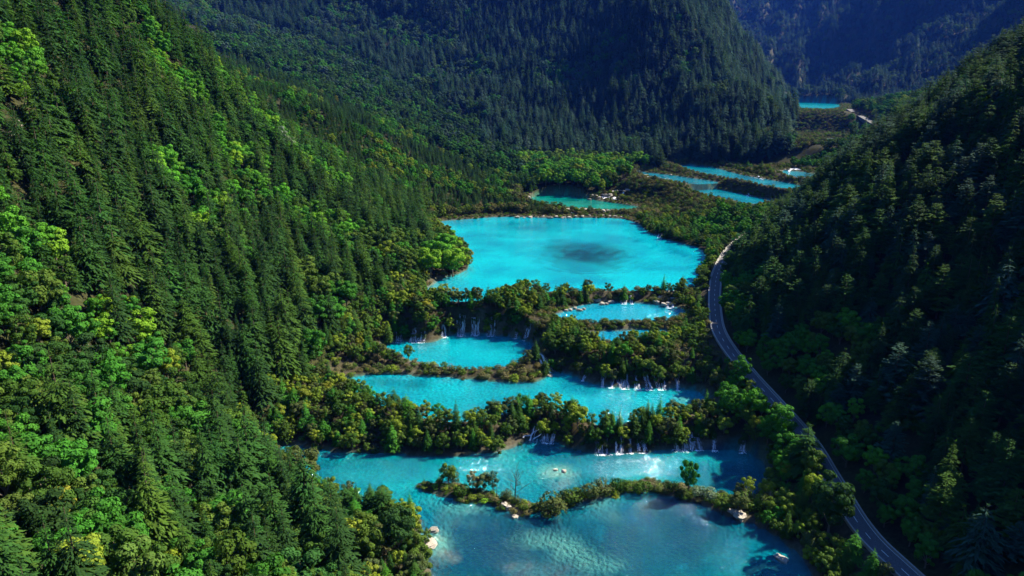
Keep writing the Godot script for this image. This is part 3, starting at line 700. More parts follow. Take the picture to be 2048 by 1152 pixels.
func lay_land() -> void:
	for a in LAKES:
		rings.append(smooth_ring(a.ring, 4))
	var c := Curve3D.new()
	for p in ROAD:
		c.add_point(Vector3(p[0], p[1], p[2]))
	for i in c.point_count:
		var t: Vector3 = c.get_point_position(mini(i + 1, c.point_count - 1)) - c.get_point_position(maxi(i - 1, 0))
		c.set_point_in(i, -t / 6.0)
		c.set_point_out(i, t / 6.0)
	c.bake_interval = 3.0
	road_pts = c.get_baked_points()
	xs = lines([[-720.0, -130.0, 10.0], [-130.0, 230.0, 2.4], [230.0, 560.0, 5.0], [560.0, 1400.0, 14.0]])
	zs = lines([[-2400.0, -1260.0, 15.0], [-1260.0, -640.0, 6.0], [-640.0, -90.0, 2.4], [-90.0, 40.0, 10.0]])
	var nx := xs.size()
	var nz := zs.size()
	# lake distances on a coarse lattice
	var lx := 70
	var lz := 118
	var far := []
	for l in LAKES.size():
		var d := PackedFloat32Array()
		d.resize(lx * lz)
		var raw := PackedVector2Array()
		var flat: Array = LAKES[l].ring
		for k in range(0, flat.size(), 2):
			raw.append(Vector2(flat[k], flat[k + 1]))
		var box := Rect2(raw[0], Vector2.ZERO)
		for p in raw:
			box = box.expand(p)
		var near := box.grow(110)
		var mid := box.get_center()
		for j in lz:
			for i in lx:
				var p := Vector2(-130 + i * 10, -1260 + j * 10)
				if near.has_point(p):
					var best := 1e9
					for k in raw.size():
						best = minf(best, seg_dist(p, raw[k], raw[(k + 1) % raw.size()]))
					d[j * lx + i] = maxf(best, 0.5)
				else:
					var q := Vector2(clampf(p.x, box.position.x, box.end.x), clampf(p.y, box.position.y, box.end.y))
					d[j * lx + i] = p.distance_to(q) + 5.0
		far.append(d)
	# exact distances near the shorelines
	var local := []
	shore.resize(nx * nz)
	shore.fill(20.0)
	wet.resize(nx * nz)
	for l in LAKES.size():
		var d := PackedFloat32Array()
		d.resize(nx * nz)
		d.fill(1e6)
		var ring: PackedVector2Array = rings[l]
		var box := Rect2(ring[0], Vector2.ZERO)
		for k in ring.size():
			var a := ring[k]
			var b := ring[(k + 1) % ring.size()]
			box = box.expand(a)
			var i0 := lower_bound(xs, minf(a.x, b.x) - 20)
			var i1 := mini(lower_bound(xs, maxf(a.x, b.x) + 20), nx)
			var j0 := lower_bound(zs, minf(a.y, b.y) - 20)
			var j1 := mini(lower_bound(zs, maxf(a.y, b.y) + 20), nz)
			var e := b - a
			var inv := 1.0 / maxf(e.length_squared(), 1e-6)
			for j in range(j0, j1):
				var pz := zs[j] - a.y
				for i in range(i0, i1):
					var px := xs[i] - a.x
					var t := clampf((px * e.x + pz * e.y) * inv, 0.0, 1.0)
					var ex := px - e.x * t
					var ez := pz - e.y * t
					var q := ex * ex + ez * ez
					if q < d[j * nx + i]:
						d[j * nx + i] = q
		for j in range(lower_bound(zs, box.position.y), mini(lower_bound(zs, box.end.y), nz)):
			for i in range(lower_bound(xs, box.position.x), mini(lower_bound(xs, box.end.x), nx)):
				if Geometry2D.is_point_in_polygon(Vector2(xs[i], zs[j]), ring):
					wet[j * nx + i] = l + 1
		local.append(d)
	height.resize(nx * nz)
	above.resize(nx * nz)
	for j in nz:
		var z := zs[j]
		for i in nx:
			var x := xs[i]
			var at := j * nx + i
			var rough := hill_noise.get_noise_2d(x, z)
			var h := hill(x, z)
			var terrace := -50.0
			if z > -1255.0 and x > -128.0 and x < 556.0:
				var u := clampf((x + 130.0) / 10.0, 0.0, lx - 1.01)
				var v := clampf((z + 1260.0) / 10.0, 0.0, lz - 1.01)
				var iu := int(u)
				var iv := int(v)
				var fu := u - iu
				var fv := v - iv
				var k := iv * lx + iu
				var sw := 0.0
				var st := 0.0
				for l in LAKES.size():
					var dd: float = local[l][at]
					var d := sqrt(dd)
					if dd > 360.0:
						var f: PackedFloat32Array = far[l]
						d = lerpf(lerpf(f[k], f[k + 1], fu), lerpf(f[k + lx], f[k + lx + 1], fu), fv)
						d = maxf(d, 19.0) if dd < 1e5 else d
					else:
						shore[at] = minf(shore[at], d)
					d = maxf(d, 0.5)
					var wgt: float = LAKES[l].reach / (d * d * d * d) * (exp(-d * d / 4900.0) + 1e-7)
					sw += wgt
					st += wgt * (LAKES[l].level + 0.55)
				terrace = st / sw
			var over := h - terrace
			above[at] = over
			h += rough * 9.0 * smoothstep(6.0, 50.0, over)
			if z < -700.0:
				h += (absf(patch_noise.get_noise_2d(x * 2.2 + z * 0.9 + 90.0, z * 0.35)) - 0.25) * lerpf(0.0, 75.0, smoothstep(-800.0, -1500.0, z)) * smoothstep(10.0, 80.0, over)
			if terrace > -49.0:
				terrace = minf(terrace, h + 40.0)
				var bump := fine_noise.get_noise_2d(x, z) * 0.55 * smoothstep(1.0, 6.0, shore[at])
				h = 0.5 * (h + terrace + sqrt((h - terrace) * (h - terrace) + 12.0)) - 1.0 * smoothstep(8.0, 0.0, absf(over)) * 0.6 + bump
				if shore[at] < 6.0 and wet[at] == 0:
					h = maxf(h, LAKES[0].level + 0.3)
			if wet[at] > 0:
				var lake = LAKES[wet[at] - 1]
				h = lake.level - 0.25 - lake.deep * (1.0 - exp(-shore[at] * 0.22)) + fine_noise.get_noise_2d(x * 0.6, z * 0.6) * 0.5 * minf(1.0, shore[at] * 0.3)
				for b in SHOALS:   # hollows and bars of the bed
					var d := Vector2((x - b[0]) / b[2], (z - b[1]) / b[3]).length()
					if d < 1.0 and z > -600.0:
						h += (1.4 if b[4] > 0.0 else 4.0) * b[4] * smoothstep(1.0, 0.2, d)
				h = minf(h, lake.level - 0.2)
			elif z > -460.0 and x > 60.0:
				var r := road_near(x, z)
				if r.x < 12.0:
					h = lerpf(r.y - 0.3, h, smoothstep(3.9, 8.0 if h < r.y else 5.6, r.x))
			height[at] = h
	# quick look-up of grid lines
	for x in range(-720, 1401):
		xi.append(maxi(0, mini(xs.bsearch(x + 0.001) - 1, nx - 2)))
	for z in range(-2400, 41):
		zi.append(maxi(0, mini(zs.bsearch(z + 0.001) - 1, nz - 2)))

func cell(x: float, z: float) -> Vector4:  # grid corner and the share of the way to the next
	var i := xi[clampi(int(floor(x)) + 720, 0, 2120)]
	var j := zi[clampi(int(floor(z)) + 2400, 0, 2440)]
	while i < xs.size() - 2 and xs[i + 1] < x:
		i += 1
	while j < zs.size() - 2 and zs[j + 1] < z:
		j += 1
	return Vector4(i, j, clampf((x - xs[i]) / (xs[i + 1] - xs[i]), 0, 1), clampf((z - zs[j]) / (zs[j + 1] - zs[j]), 0, 1))

func ground(x: float, z: float) -> float:
	var c := cell(x, z)
	var k := int(c.y) * xs.size() + int(c.x)
	var n := xs.size()
	return lerpf(lerpf(height[k], height[k + 1], c.z), lerpf(height[k + n], height[k + n + 1], c.z), c.w)

func corner(x: float, z: float) -> int:
	var c := cell(x, z)
	return (int(c.y) + int(c.w > 0.5)) * xs.size() + int(c.x) + int(c.z > 0.5)

func noise_tex(freq: float, lo: Color, hi: Color, size := 512, octaves := 4, normal := 0.0, kind := FastNoiseLite.TYPE_SIMPLEX_SMOOTH) -> NoiseTexture2D:
	var n := FastNoiseLite.new()
	n.noise_type = kind
	n.frequency = freq
	n.fractal_octaves = octaves
	n.seed = 11
	var t := NoiseTexture2D.new()
	t.noise = n
	t.width = size
	t.height = size
	t.seamless = true
	if normal > 0.0:
		t.as_normal_map = true
		t.bump_strength = normal
	else:
		var g := Gradient.new()
		g.set_color(0, lo)
		g.set_color(1, hi)
		t.color_ramp = g
	return t

func build_terrain() -> void:
	var nx := xs.size()
	var nz := zs.size()
	var v := PackedVector3Array()
	var col := PackedColorArray()
	var idx := PackedInt32Array()
	v.resize(nx * nz)
	col.resize(nx * nz)
	idx.resize((nx - 1) * (nz - 1) * 6)
	var q := 0
	for j in nz:
		for i in nx:
			var at := j * nx + i
			var x := xs[i]
			var z := zs[j]
			v[at] = Vector3(x, height[at], z)
			var n1 := fine_noise.get_noise_2d(x * 1.7 + 40.0, z * 1.7)
			var n2 := patch_noise.get_noise_2d(x * 5.0, z * 5.0)
			var c := Color(0.035, 0.038, 0.02).lerp(Color(0.06, 0.065, 0.025), clampf(0.5 + n2, 0, 1))
			if wet[at] > 0:
				var lake = LAKES[wet[at] - 1]
				var marl := Color(lake.bed[0], lake.bed[1], lake.bed[2])
				var weed := Color(lake.weed[0], lake.weed[1], lake.weed[2])
				c = marl.lerp(weed, smoothstep(-0.12, 0.28, n2 + n1 * 0.35))
				c = Color(0.12, 0.19, 0.14).lerp(c, smoothstep(0.3, 2.2 + n1 * 1.5, shore[at]))
				for b in SHOALS:
					var d := Vector2((x - b[0]) / b[2], (z - b[1]) / b[3]).length() + n1 * 0.5
					if d < 1.0:
						c = c.lerp(Color(0.2, 0.42, 0.36).lerp(Color(0.36, 0.36, 0.27), clampf(0.3 + 3.0 * fine_noise.get_noise_2d(x * 5.0, z * 5.0), 0, 1)) if b[4] > 0 else Color(0.0, 0.02, 0.03), smoothstep(1.0, 0.45, d) * absf(b[4]))
			elif above[at] < 3.0 and z > -600.0:
				c = Color(0.05, 0.047, 0.025).lerp(Color(0.1, 0.088, 0.055), clampf(n1 * 1.4 + 0.2, 0, 1))
				if shore[at] < 3.5:
					c = c.lerp(Color(0.13, 0.12, 0.085), clampf(0.25 + n2 * 2.0, 0, 0.8))
			col[at] = c
			if i < nx - 1 and j < nz - 1:
				idx[q] = at; idx[q + 1] = at + 1; idx[q + 2] = at + nx
				idx[q + 3] = at + 1; idx[q + 4] = at + nx + 1; idx[q + 5] = at + nx
				q += 6
	var normals := PackedVector3Array()
	normals.resize(nx * nz)
	for j in nz:
		for i in nx:
			var i0 := maxi(i - 1, 0)
			var i1 := mini(i + 1, nx - 1)
			var j0 := maxi(j - 1, 0)
			var j1 := mini(j + 1, nz - 1)
			normals[j * nx + i] = Vector3(-(height[j * nx + i1] - height[j * nx + i0]) / (xs[i1] - xs[i0]), 1.0, -(height[j1 * nx + i] - height[j0 * nx + i]) / (zs[j1] - zs[j0])).normalized()
	var arr := []
	arr.resize(Mesh.ARRAY_MAX)
	arr[Mesh.ARRAY_VERTEX] = v
	arr[Mesh.ARRAY_COLOR] = col
	arr[Mesh.ARRAY_NORMAL] = normals
	arr[Mesh.ARRAY_INDEX] = idx
	var m := ArrayMesh.new()
	m.add_surface_from_arrays(Mesh.PRIMITIVE_TRIANGLES, arr)
	var mat := StandardMaterial3D.new()
	mat.vertex_color_use_as_albedo = true
	mat.albedo_texture = noise_tex(0.02, Color(0.55, 0.55, 0.55), Color(1, 1, 1), 512, 5)
	mat.uv1_triplanar = true
	mat.uv1_world_triplanar = true
	mat.uv1_scale = Vector3(0.07, 0.07, 0.07)
	mat.roughness = 0.95
	mat.metallic_specular = 0.2
	structure("terrain", m, mat)

func build_lakes() -> void:
	var ripples := noise_tex(0.009, Color.BLACK, Color.WHITE, 1024, 4, 16.0)
	var nx := xs.size()
	for l in LAKES.size():
		var lake = LAKES[l]
		var v := PackedVector3Array()
		var n := PackedVector3Array()
		var uv := PackedVector2Array()
		var col := PackedColorArray()
		var idx := PackedInt32Array()
		var known := {}
		var box := Rect2(rings[l][0], Vector2.ZERO)
		for p in rings[l]:
			box = box.expand(p)
		box = box.grow(16)
		var milk := Color(lake.tint[0], lake.tint[1], lake.tint[2])
		var clear := Color(lake.dark[0], lake.dark[1], lake.dark[2])
		for j in range(maxi(lower_bound(zs, box.position.y), 0), mini(lower_bound(zs, box.end.y), zs.size() - 1)):
			for i in range(maxi(lower_bound(xs, box.position.x), 0), mini(lower_bound(xs, box.end.x), nx - 1)):
				var at := j * nx + i
				if wet[at] != l + 1 and wet[at + 1] != l + 1 and wet[at + nx] != l + 1 and wet[at + nx + 1] != l + 1:
					continue
				for q in [at, at + 1, at + nx, at + 1, at + nx + 1, at + nx]:
					if not known.has(q):
						known[q] = v.size()
						var x := xs[q % nx]
						var z := zs[q / nx]
						v.append(Vector3(x, lake.level, z))
						n.append(Vector3.UP)
						uv.append(Vector2(x, z) / lake.waves)
						var n1 := fine_noise.get_noise_2d(x * 0.9 + 70.0, z * 0.9)
						var n2 := patch_noise.get_noise_2d(x * 4.0 + 300.0, z * 4.0)
						var c := milk.lerp(clear, clampf(0.4 + n2 * 2.0 + n1 * 0.4, 0, 1))
						for b in SHOALS:
							var d := Vector2((x - b[0]) / b[2], (z - b[1]) / b[3]).length() + n1 * (0.45 if b[4] > 0 else 0.15) + n2 * 0.35
							if d < 1.0:
								c = c.lerp(Color(0.1, 0.36, 0.33) if b[4] > 0 else Color(0.0, 0.07, 0.13), smoothstep(1.0, 0.3, d) * absf(b[4]))
						col.append(c)
					idx.append(known[q])
		var arr := []
		arr.resize(Mesh.ARRAY_MAX)
		arr[Mesh.ARRAY_VERTEX] = v
		arr[Mesh.ARRAY_NORMAL] = n
		arr[Mesh.ARRAY_TEX_UV] = uv
		arr[Mesh.ARRAY_COLOR] = col
		arr[Mesh.ARRAY_INDEX] = idx
		var m := ArrayMesh.new()
		m.add_surface_from_arrays(Mesh.PRIMITIVE_TRIANGLES, arr)
		var mat := StandardMaterial3D.new()
		mat.transparency = BaseMaterial3D.TRANSPARENCY_ALPHA
		mat.vertex_color_use_as_albedo = true
		mat.albedo_color = Color(1, 1, 1, 0.5)
		mat.roughness = 0.06
		mat.metallic_specular = 0.33
		mat.normal_enabled = true
		mat.normal_texture = ripples
		mat.normal_scale = lake.ripple
		structure("lake", m, mat)

# ------------------------------------------------------------------ the road
func strip(pts: PackedVector3Array, from_side: float, to_side: float, y0: float, y1: float, under: float) -> ArrayMesh:
	var st := SurfaceTool.new()
	st.begin(Mesh.PRIMITIVE_TRIANGLES)
	st.set_smooth_group(-1)
	var prev := []
	for i in pts.size():
		var t := pts[mini(i + 1, pts.size() - 1)] - pts[maxi(i - 1, 0)]
		var side := Vector3(-t.z, 0, t.x).normalized()
		var a := pts[i] + side * from_side + Vector3.UP * y0
		var b := pts[i] + side * to_side + Vector3.UP * y1
		var now := [a - Vector3.UP * under, a, b, b - Vector3.UP * under]
		if prev:
			for k in 3:
				for p in [prev[k], now[k], now[k + 1], prev[k], now[k + 1], prev[k + 1]]:
					st.add_vertex(p)
		prev = now
	st.generate_normals()
	return st.commit()

func build_road() -> void:
	var asphalt := StandardMaterial3D.new()
	asphalt.resource_name = "asphalt"
	asphalt.albedo_texture = noise_tex(0.03, lin(0.04, 0.04, 0.043), lin(0.1, 0.1, 0.104), 512, 5)
	asphalt.uv1_triplanar = true
	asphalt.uv1_world_triplanar = true
	asphalt.uv1_scale = Vector3(0.12, 0.12, 0.12)
	asphalt.roughness = 0.85
	var o := structure("road", strip(road_pts, -2.4, 2.4, 0.0, 0.0, 0.7), asphalt)
	var far_pts := PackedVector3Array()
	for k in 15:
		var u := k / 14.0
		var x := lerpf(FAR_ROAD[0], FAR_ROAD[2], u)
		var z := lerpf(FAR_ROAD[1], FAR_ROAD[3], u)
		far_pts.append(Vector3(x, lerpf(ground(FAR_ROAD[0], FAR_ROAD[1]), ground(FAR_ROAD[2], FAR_ROAD[3]), u) + 2.0, z))
		clearings.append([x, z, 7.0])
		clearings.append([x - 4.0, z + 9.0, 8.0])
	structure("road", strip(far_pts, -3.0, 3.0, 0.0, 0.0, 4.0), asphalt)
	var paint := matte(lin(0.55, 0.55, 0.5), 0.7)
	var c := Curve3D.new()
	for p in road_pts:
		c.add_point(p)
	var s := 0.0
	while s < c.get_baked_length() - 4.0:
		var dash := PackedVector3Array()
		for k in 4:
			dash.append(c.sample_baked(s + k * 0.8) + Vector3(0, 0.01, 0))
		part("centre_dash", strip(dash, -0.08, 0.08, 0.0, 0.0, 0.006), paint, o)
		s += 6.4
	for sgn in [-1, 1]:
		var line_pts := PackedVector3Array()
		for p in road_pts:
			line_pts.append(p + Vector3(0, 0.01, 0))
		part("edge_line", strip(line_pts, sgn * 2.2 - 0.06, sgn * 2.2 + 0.06, 0.0, 0.0, 0.006), paint, o)
	var stone := StandardMaterial3D.new()
	stone.albedo_texture = noise_tex(0.05, lin(0.16, 0.155, 0.14), lin(0.36, 0.35, 0.32), 256, 4)
	stone.uv1_triplanar = true
	stone.uv1_world_triplanar = true
	stone.uv1_scale = Vector3(0.3, 0.3, 0.3)
	stone.roughness = 0.9
	for sgn in [1, -1]:
		var w: Node3D = thing("roadside_parapet", "low pale stone parapet along the lake side of the road" if sgn < 0 else "low pale stone parapet along the hill side of the road", "parapet", Vector3.ZERO, "stone parapets along the road")
		part("wall", strip(road_pts, sgn * 2.6 - 0.15, sgn * 2.6 + 0.15, 0.5, 0.5, 1.6), stone, w)
		part("coping", strip(road_pts, sgn * 2.6 - 0.2, sgn * 2.6 + 0.2, 0.6, 0.6, 0.096), stone, w)

# ------------------------------------------------------------------ trees
var bark: StandardMaterial3D
var grey_bark: StandardMaterial3D
var leaf_mats := {}

func leaf_material(c: Color, tinted := false) -> StandardMaterial3D:
	var m := StandardMaterial3D.new()
	m.albedo_color = Color.WHITE if tinted else lin(c.r, c.g, c.b)
	m.vertex_color_use_as_albedo = true
	m.roughness = 0.8
	m.metallic_specular = 0.15
	m.backlight_enabled = true
	m.backlight = Color(0.64, 0.75, 0.4)
	return m

func shade(v: float) -> Color:
	return Color(v * rng.randf_range(0.93, 1.07), v, v * rng.randf_range(0.85, 1.15))

func frond(t: Tris, at: Vector3, ang: float, reach: float, lift: float, droop: float, wide: float) -> void:
	var d := Vector3(cos(ang), 0, sin(ang))
	var s := Vector3(-d.z, 0, d.x)
	var col := shade(rng.randf_range(0.72, 1.28))
	var spine := []
	var lefts := []
	var rights := []
	var prof := [0.35, 1.0, 0.75, 0.0]
	for k in 4:
		var u: float = [0.05, 0.4, 0.75, 1.0][k]
		var p := at + d * reach * u + Vector3.UP * reach * (lift * u - droop * u * u)
		spine.append(p)
		var w: float = reach * wide * prof[k]
		lefts.append(p + s * w * rng.randf_range(0.6, 1.3) - Vector3.UP * w * rng.randf_range(0.15, 0.5) + d * w * rng.randf_range(0.0, 0.8))
		rights.append(p - s * w * rng.randf_range(0.6, 1.3) - Vector3.UP * w * rng.randf_range(0.15, 0.5) + d * w * rng.randf_range(0.0, 0.8))
	for k in 3:
		t.tri(spine[k], lefts[k], spine[k + 1], col)
		t.tri(spine[k], spine[k + 1], rights[k], col)
		if k < 2:
			t.tri(lefts[k], lefts[k + 1].lerp(spine[k + 1], 0.35), spine[k + 1], col)
			t.tri(rights[k], spine[k + 1], rights[k + 1].lerp(spine[k + 1], 0.35), col)

func bough_of_needles(t: Tris, at: Vector3, ang: float, reach: float, lift: float, droop: float) -> void:
	frond(t, at, ang, reach, lift, droop, rng.randf_range(0.09, 0.14))
	var d := Vector3(cos(ang), 0, sin(ang))
	for k in 4:
		var u := rng.randf_range(0.25, 0.8)
		var p := at + d * reach * u + Vector3.UP * reach * (lift * u - droop * u * u)
		var turn := (0.55 if k % 2 == 0 else -0.55) * rng.randf_range(0.7, 1.6)
		frond(t, p, ang + turn, reach * rng.randf_range(0.3, 0.55) * (1.15 - u * 0.5), lift * 0.5 + rng.randf_range(-0.1, 0.2), droop * 0.8, rng.randf_range(0.14, 0.22))

func straight_trunk(top: float, r: float, col: Color) -> Tris:
	var t := Tris.new()
	tube(t, [Vector3(0, -0.06, 0), Vector3(0.004, 0.03, 0.002), Vector3(-0.004, 0.35 * top, 0.005), Vector3(0.003, top, 0)], [r * 1.3, r, r * 0.75, r * 0.12], 6, col)
	return t

func spruce(seed_: int, whorls: int, per: int, radius: float, slim: float) -> Array:
	rng.seed = seed_
	var t := Tris.new()
	for w in whorls:
		var u := (w + rng.randf()) / whorls
		var y := 0.1 + 0.88 * u
		var r := radius * pow(1.0 - u, slim) + 0.012
		var n := maxi(4, int(per * (1.0 - 0.45 * u)))
		var twist := rng.randf() * TAU
		for b in n:
			var reach := r * rng.randf_range(0.65, 1.25)
			bough_of_needles(t, Vector3(0, y + rng.randf_range(-0.012, 0.012), 0), twist + TAU * b / n + rng.randf_range(-0.3, 0.3), reach, rng.randf_range(0.1, 0.35), rng.randf_range(0.4, 0.75))
	for k in 3:
		frond(t, Vector3(0, 0.955, 0), k * 2.1, 0.03, 1.6, 0.3, 0.3)
	return [straight_trunk(0.97, 0.013, Color(0.09, 0.065, 0.045)), t]

func pine(seed_: int) -> Array:
	rng.seed = seed_
	var t := Tris.new()
	var tr := straight_trunk(0.95, 0.015, Color(0.13, 0.085, 0.055))
	var y := 0.2
	while y < 0.97:
		var u := (y - 0.2) / 0.78
		var r := 0.29 * pow(1.0 - u, 0.62) * rng.randf_range(0.8, 1.2) + 0.03
		var n := rng.randi_range(5, 7)
		var twist := rng.randf() * TAU
		for b in n:
			var a := twist + TAU * b / n + rng.randf_range(-0.35, 0.35)
			var reach := r * rng.randf_range(0.6, 1.15)
			frond(t, Vector3(0, y, 0), a, reach, rng.randf_range(0.15, 0.4), 0.25, 0.22)
			for k in 5:   # tufts along the bough
				var d := Vector3(cos(a), 0, sin(a)) * reach * rng.randf_range(0.35, 1.0)
				frond(t, Vector3(0, y + 0.02 + reach * rng.randf_range(-0.05, 0.16), 0) + d, a + rng.randf_range(-1.9, 1.9), reach * rng.randf_range(0.25, 0.42), 0.35, 0.4, 0.4)
		y += rng.randf_range(0.04, 0.075)
	return [tr, t]

func leaf(t: Tris, p: Vector3, n: Vector3, size: float, col: Color) -> void:
	n = (n + Vector3(rng.randf_range(-1, 1), rng.randf_range(-0.6, 1), rng.randf_range(-1, 1)) * 0.62).normalized()
	var a := n.cross(Vector3(rng.randf_range(-1, 1), rng.randf_range(-1, 1), rng.randf_range(-1, 1))).normalized() * size
	var b := n.cross(a) * rng.randf_range(0.55, 0.95)
	var fold := n * size * rng.randf_range(-0.45, 0.1)
	t.tri(p - a, p + b * rng.randf_range(0.7, 1.2) + fold, p + a * rng.randf_range(0.7, 1.1), col)
	t.tri(p - a, p + a * rng.randf_range(0.8, 1.1), p - b * rng.randf_range(0.7, 1.2) + fold, col)

func lobed_crown(t: Tris, lobes: Array, leaves: int, size: float, mid: Vector3) -> void:
	for l in lobes:
		var c: Vector3 = l[0]
		var r: float = l[1]
		var tone := rng.randf_range(0.82, 1.18)
		for k in leaves:
			var d := Vector3(rng.randfn(), rng.randfn(), rng.randfn()).normalized()
			d.y = d.y if rng.randf() < 0.55 else absf(d.y)
			d = d.normalized()
			var p := c + Vector3(d.x, d.y * 0.82, d.z) * r * rng.randf_range(0.72, 1.08)
			var hidden := false
			for o in lobes:
				if o[0] != c and p.distance_to(o[0]) < o[1] * 0.62:
					hidden = true
					break
			if hidden:
				continue
			leaf(t, p, d + (p - mid).normalized() * 0.3, size * rng.randf_range(0.65, 1.3), shade(tone * rng.randf_range(0.8, 1.2)))

func broadleaf(seed_: int, lobes_n: int, leaves: int, wide: float, low: float) -> Array:
	rng.seed = seed_
	var t := Tris.new()
	var mid := Vector3(0, low + (1.0 - low) * 0.5, 0)
	var half := (1.0 - low) * 0.5
	var lobes := [[mid, minf(half, wide) * 0.62]]
	for k in lobes_n:
		var a := k * 2.39996 + rng.randf_range(-0.3, 0.3)
		var up := -0.75 + 1.65 * (k + 0.5) / lobes_n
		var flat := sqrt(maxf(0.06, 1.0 - up * up))
		var r := rng.randf_range(0.15, 0.4) * wide
		lobes.append([mid + Vector3(cos(a) * flat * (wide - r * 0.75), up * (half - r * 0.6), sin(a) * flat * (wide - r * 0.75)) * rng.randf_range(0.62, 1.14), r])
	lobed_crown(t, lobes, leaves, wide * 0.078, mid)
	var tr := Tris.new()
	var brown := Color(0.12, 0.1, 0.075)
	tube(tr, [Vector3(0, -0.06, 0), Vector3(0.01, low * 0.6, 0), Vector3(-0.01, low + half * 0.7, 0.01), Vector3(0, low + half * 1.4, 0)], [0.024, 0.018, 0.012, 0.004], 6, brown)
	for k in mini(6, lobes_n):
		var e: Vector3 = lobes[1 + k * 2 % lobes_n][0]
		tube(tr, [Vector3(0, low * 0.7 + 0.03 * k, 0), e * Vector3(0.5, 0, 0.5) + Vector3(0, lerpf(low, e.y, 0.6), 0), e], [0.011, 0.008, 0.003], 5, brown)
	return [tr, t]

func bush(seed_: int, lobes_n: int, leaves: int, twiggy: bool) -> Array:
	rng.seed = seed_
	var t := Tris.new()
	var tr := Tris.new()
	var lobes := []
	for k in lobes_n:
		var a := k * 2.39996 + rng.randf_range(-0.4, 0.4)
		var out := 0.36 * sqrt((k + 0.4) / lobes_n)
		var r := rng.randf_range(0.2, 0.3)
		lobes.append([Vector3(cos(a) * out, rng.randf_range(0.3, 0.72) - out * 0.5, sin(a) * out), r])
		tube(tr, [Vector3(cos(a) * 0.04, -0.1, sin(a) * 0.04), Vector3(cos(a) * out * 0.6, 0.2, sin(a) * out * 0.6), lobes[-1][0]], [0.016, 0.012, 0.004], 4, Color(0.11, 0.09, 0.07))
	lobed_crown(t, lobes, leaves, 0.055, Vector3(0, 0.2, 0))
	if twiggy:
		for k in 26:
			var a := rng.randf() * TAU
			var p := Vector3(cos(a), 0, sin(a)) * rng.randf_range(0.1, 0.4) + Vector3(0, rng.randf_range(0.4, 0.7), 0)
			tube(tr, [p, p + Vector3(cos(a) * 0.1, rng.randf_range(0.2, 0.38), sin(a) * 0.1)], [0.006, 0.002], 3, Color(0.2, 0.17, 0.14))
	return [tr, t]

# kinds of plant: several shapes each, the trunk and the crown apart for single plants and together for the wood behind
var shapes := {}
func make_shapes() -> void:
	var made := {
		"spruce_tree": [spruce(1, 22, 12, 0.23, 0.8), spruce(2, 19, 11, 0.27, 0.85), spruce(3, 24, 11, 0.19, 0.75), spruce(4, 18, 12, 0.29, 0.7), spruce(5, 16, 11, 0.32, 0.6)],
		"pine_tree": [pine(11), pine(12), pine(13)],
		"broadleaf_tree": [broadleaf(21, 20, 150, 0.36, 0.2), broadleaf(22, 17, 170, 0.42, 0.2), broadleaf(23, 22, 130, 0.3, 0.14), broadleaf(24, 18, 150, 0.38, 0.12), broadleaf(25, 14, 180, 0.34, 0.1)],
		"willow_tree": [broadleaf(31, 12, 150, 0.34, 0.12), broadleaf(32, 11, 160, 0.42, 0.08), broadleaf(33, 13, 140, 0.3, 0.1)],
		"shrub": [bush(41, 10, 80, false), bush(42, 9, 70, true), bush(43, 11, 72, false)],
	}
	bark = matte(Color.WHITE)
	bark.vertex_color_use_as_albedo = true
	for k in made:
		shapes[k] = []
		for s in made[k]:
			var both := ArrayMesh.new()
			var crown: ArrayMesh = s[1].mesh()
			var trunk: ArrayMesh = s[0].mesh()
			both.add_surface_from_arrays(Mesh.PRIMITIVE_TRIANGLES, crown.surface_get_arrays(0))
			both.add_surface_from_arrays(Mesh.PRIMITIVE_TRIANGLES, trunk.surface_get_arrays(0))
			both.surface_set_material(0, leaf_material(Color.WHITE, true))
			both.surface_set_material(1, matte(lin(0.1, 0.08, 0.06)))
			shapes[k].append({"crown": crown, "trunk": trunk, "both": both})

# tones of foliage: name, colour
const TONES := {
	"deep": ["dark green", 0.02, 0.055, 0.014],
	"fir": ["deep green", 0.027, 0.08, 0.016],
	"moss": ["mossy green", 0.042, 0.095, 0.015],
	"blue": ["blue green", 0.03, 0.075, 0.05],
	"teal": ["grey green", 0.045, 0.09, 0.06],
	"bright": ["bright green", 0.07, 0.22, 0.02],
	"lime": ["lime green", 0.125, 0.26, 0.02],
	"leaf": ["fresh green", 0.04, 0.15, 0.018],
	"olive": ["olive green", 0.07, 0.125, 0.02],
	"dull": ["dull olive", 0.065, 0.09, 0.028],
	"brown": ["brownish", 0.12, 0.115, 0.045],
	"gold": ["yellow green", 0.15, 0.215, 0.022],
	"amber": ["golden yellow", 0.17, 0.185, 0.02],
	"silver": ["silvery green", 0.13, 0.19, 0.12],
}

var p_kind := []
var p_shape := PackedInt32Array()
var p_at := PackedVector3Array()
var p_size := PackedVector3Array()  # height, width factor, turn
var p_tone := []
var p_zone := []
var p_own := {}                     # plants set by hand: number -> label

func plant(kind: String, at: Vector3, h: float, tone: String, zone: String, wide := 1.0) -> int:
	p_kind.append(kind)
	p_shape.append(rng.randi() % shapes[kind].size())
	p_at.append(at)
	p_size.append(Vector3(h, wide * rng.randf_range(0.88, 1.14), rng.randf() * TAU))
	p_tone.append(tone)
	p_zone.append(zone)
	return p_kind.size() - 1

func pick(list: Array) -> String:
	return list[rng.randi() % list.size()]

var eye := Vector3(0, 110, 0)
var pitch := deg_to_rad(-16.5)
func seen_from_camera(p: Vector3) -> Vector3:  # across and down the frame as shares of it, and how far ahead
	var q := (p - eye).rotated(Vector3.RIGHT, -pitch)
	if q.z > -5.0:
		return Vector3(9, 9, 1)
	var f := 1365.0 / 2048.0
	return Vector3(0.5 + f * q.x / -q.z, 0.5 - f * 16.0 / 9.0 * q.y / -q.z, -q.z)

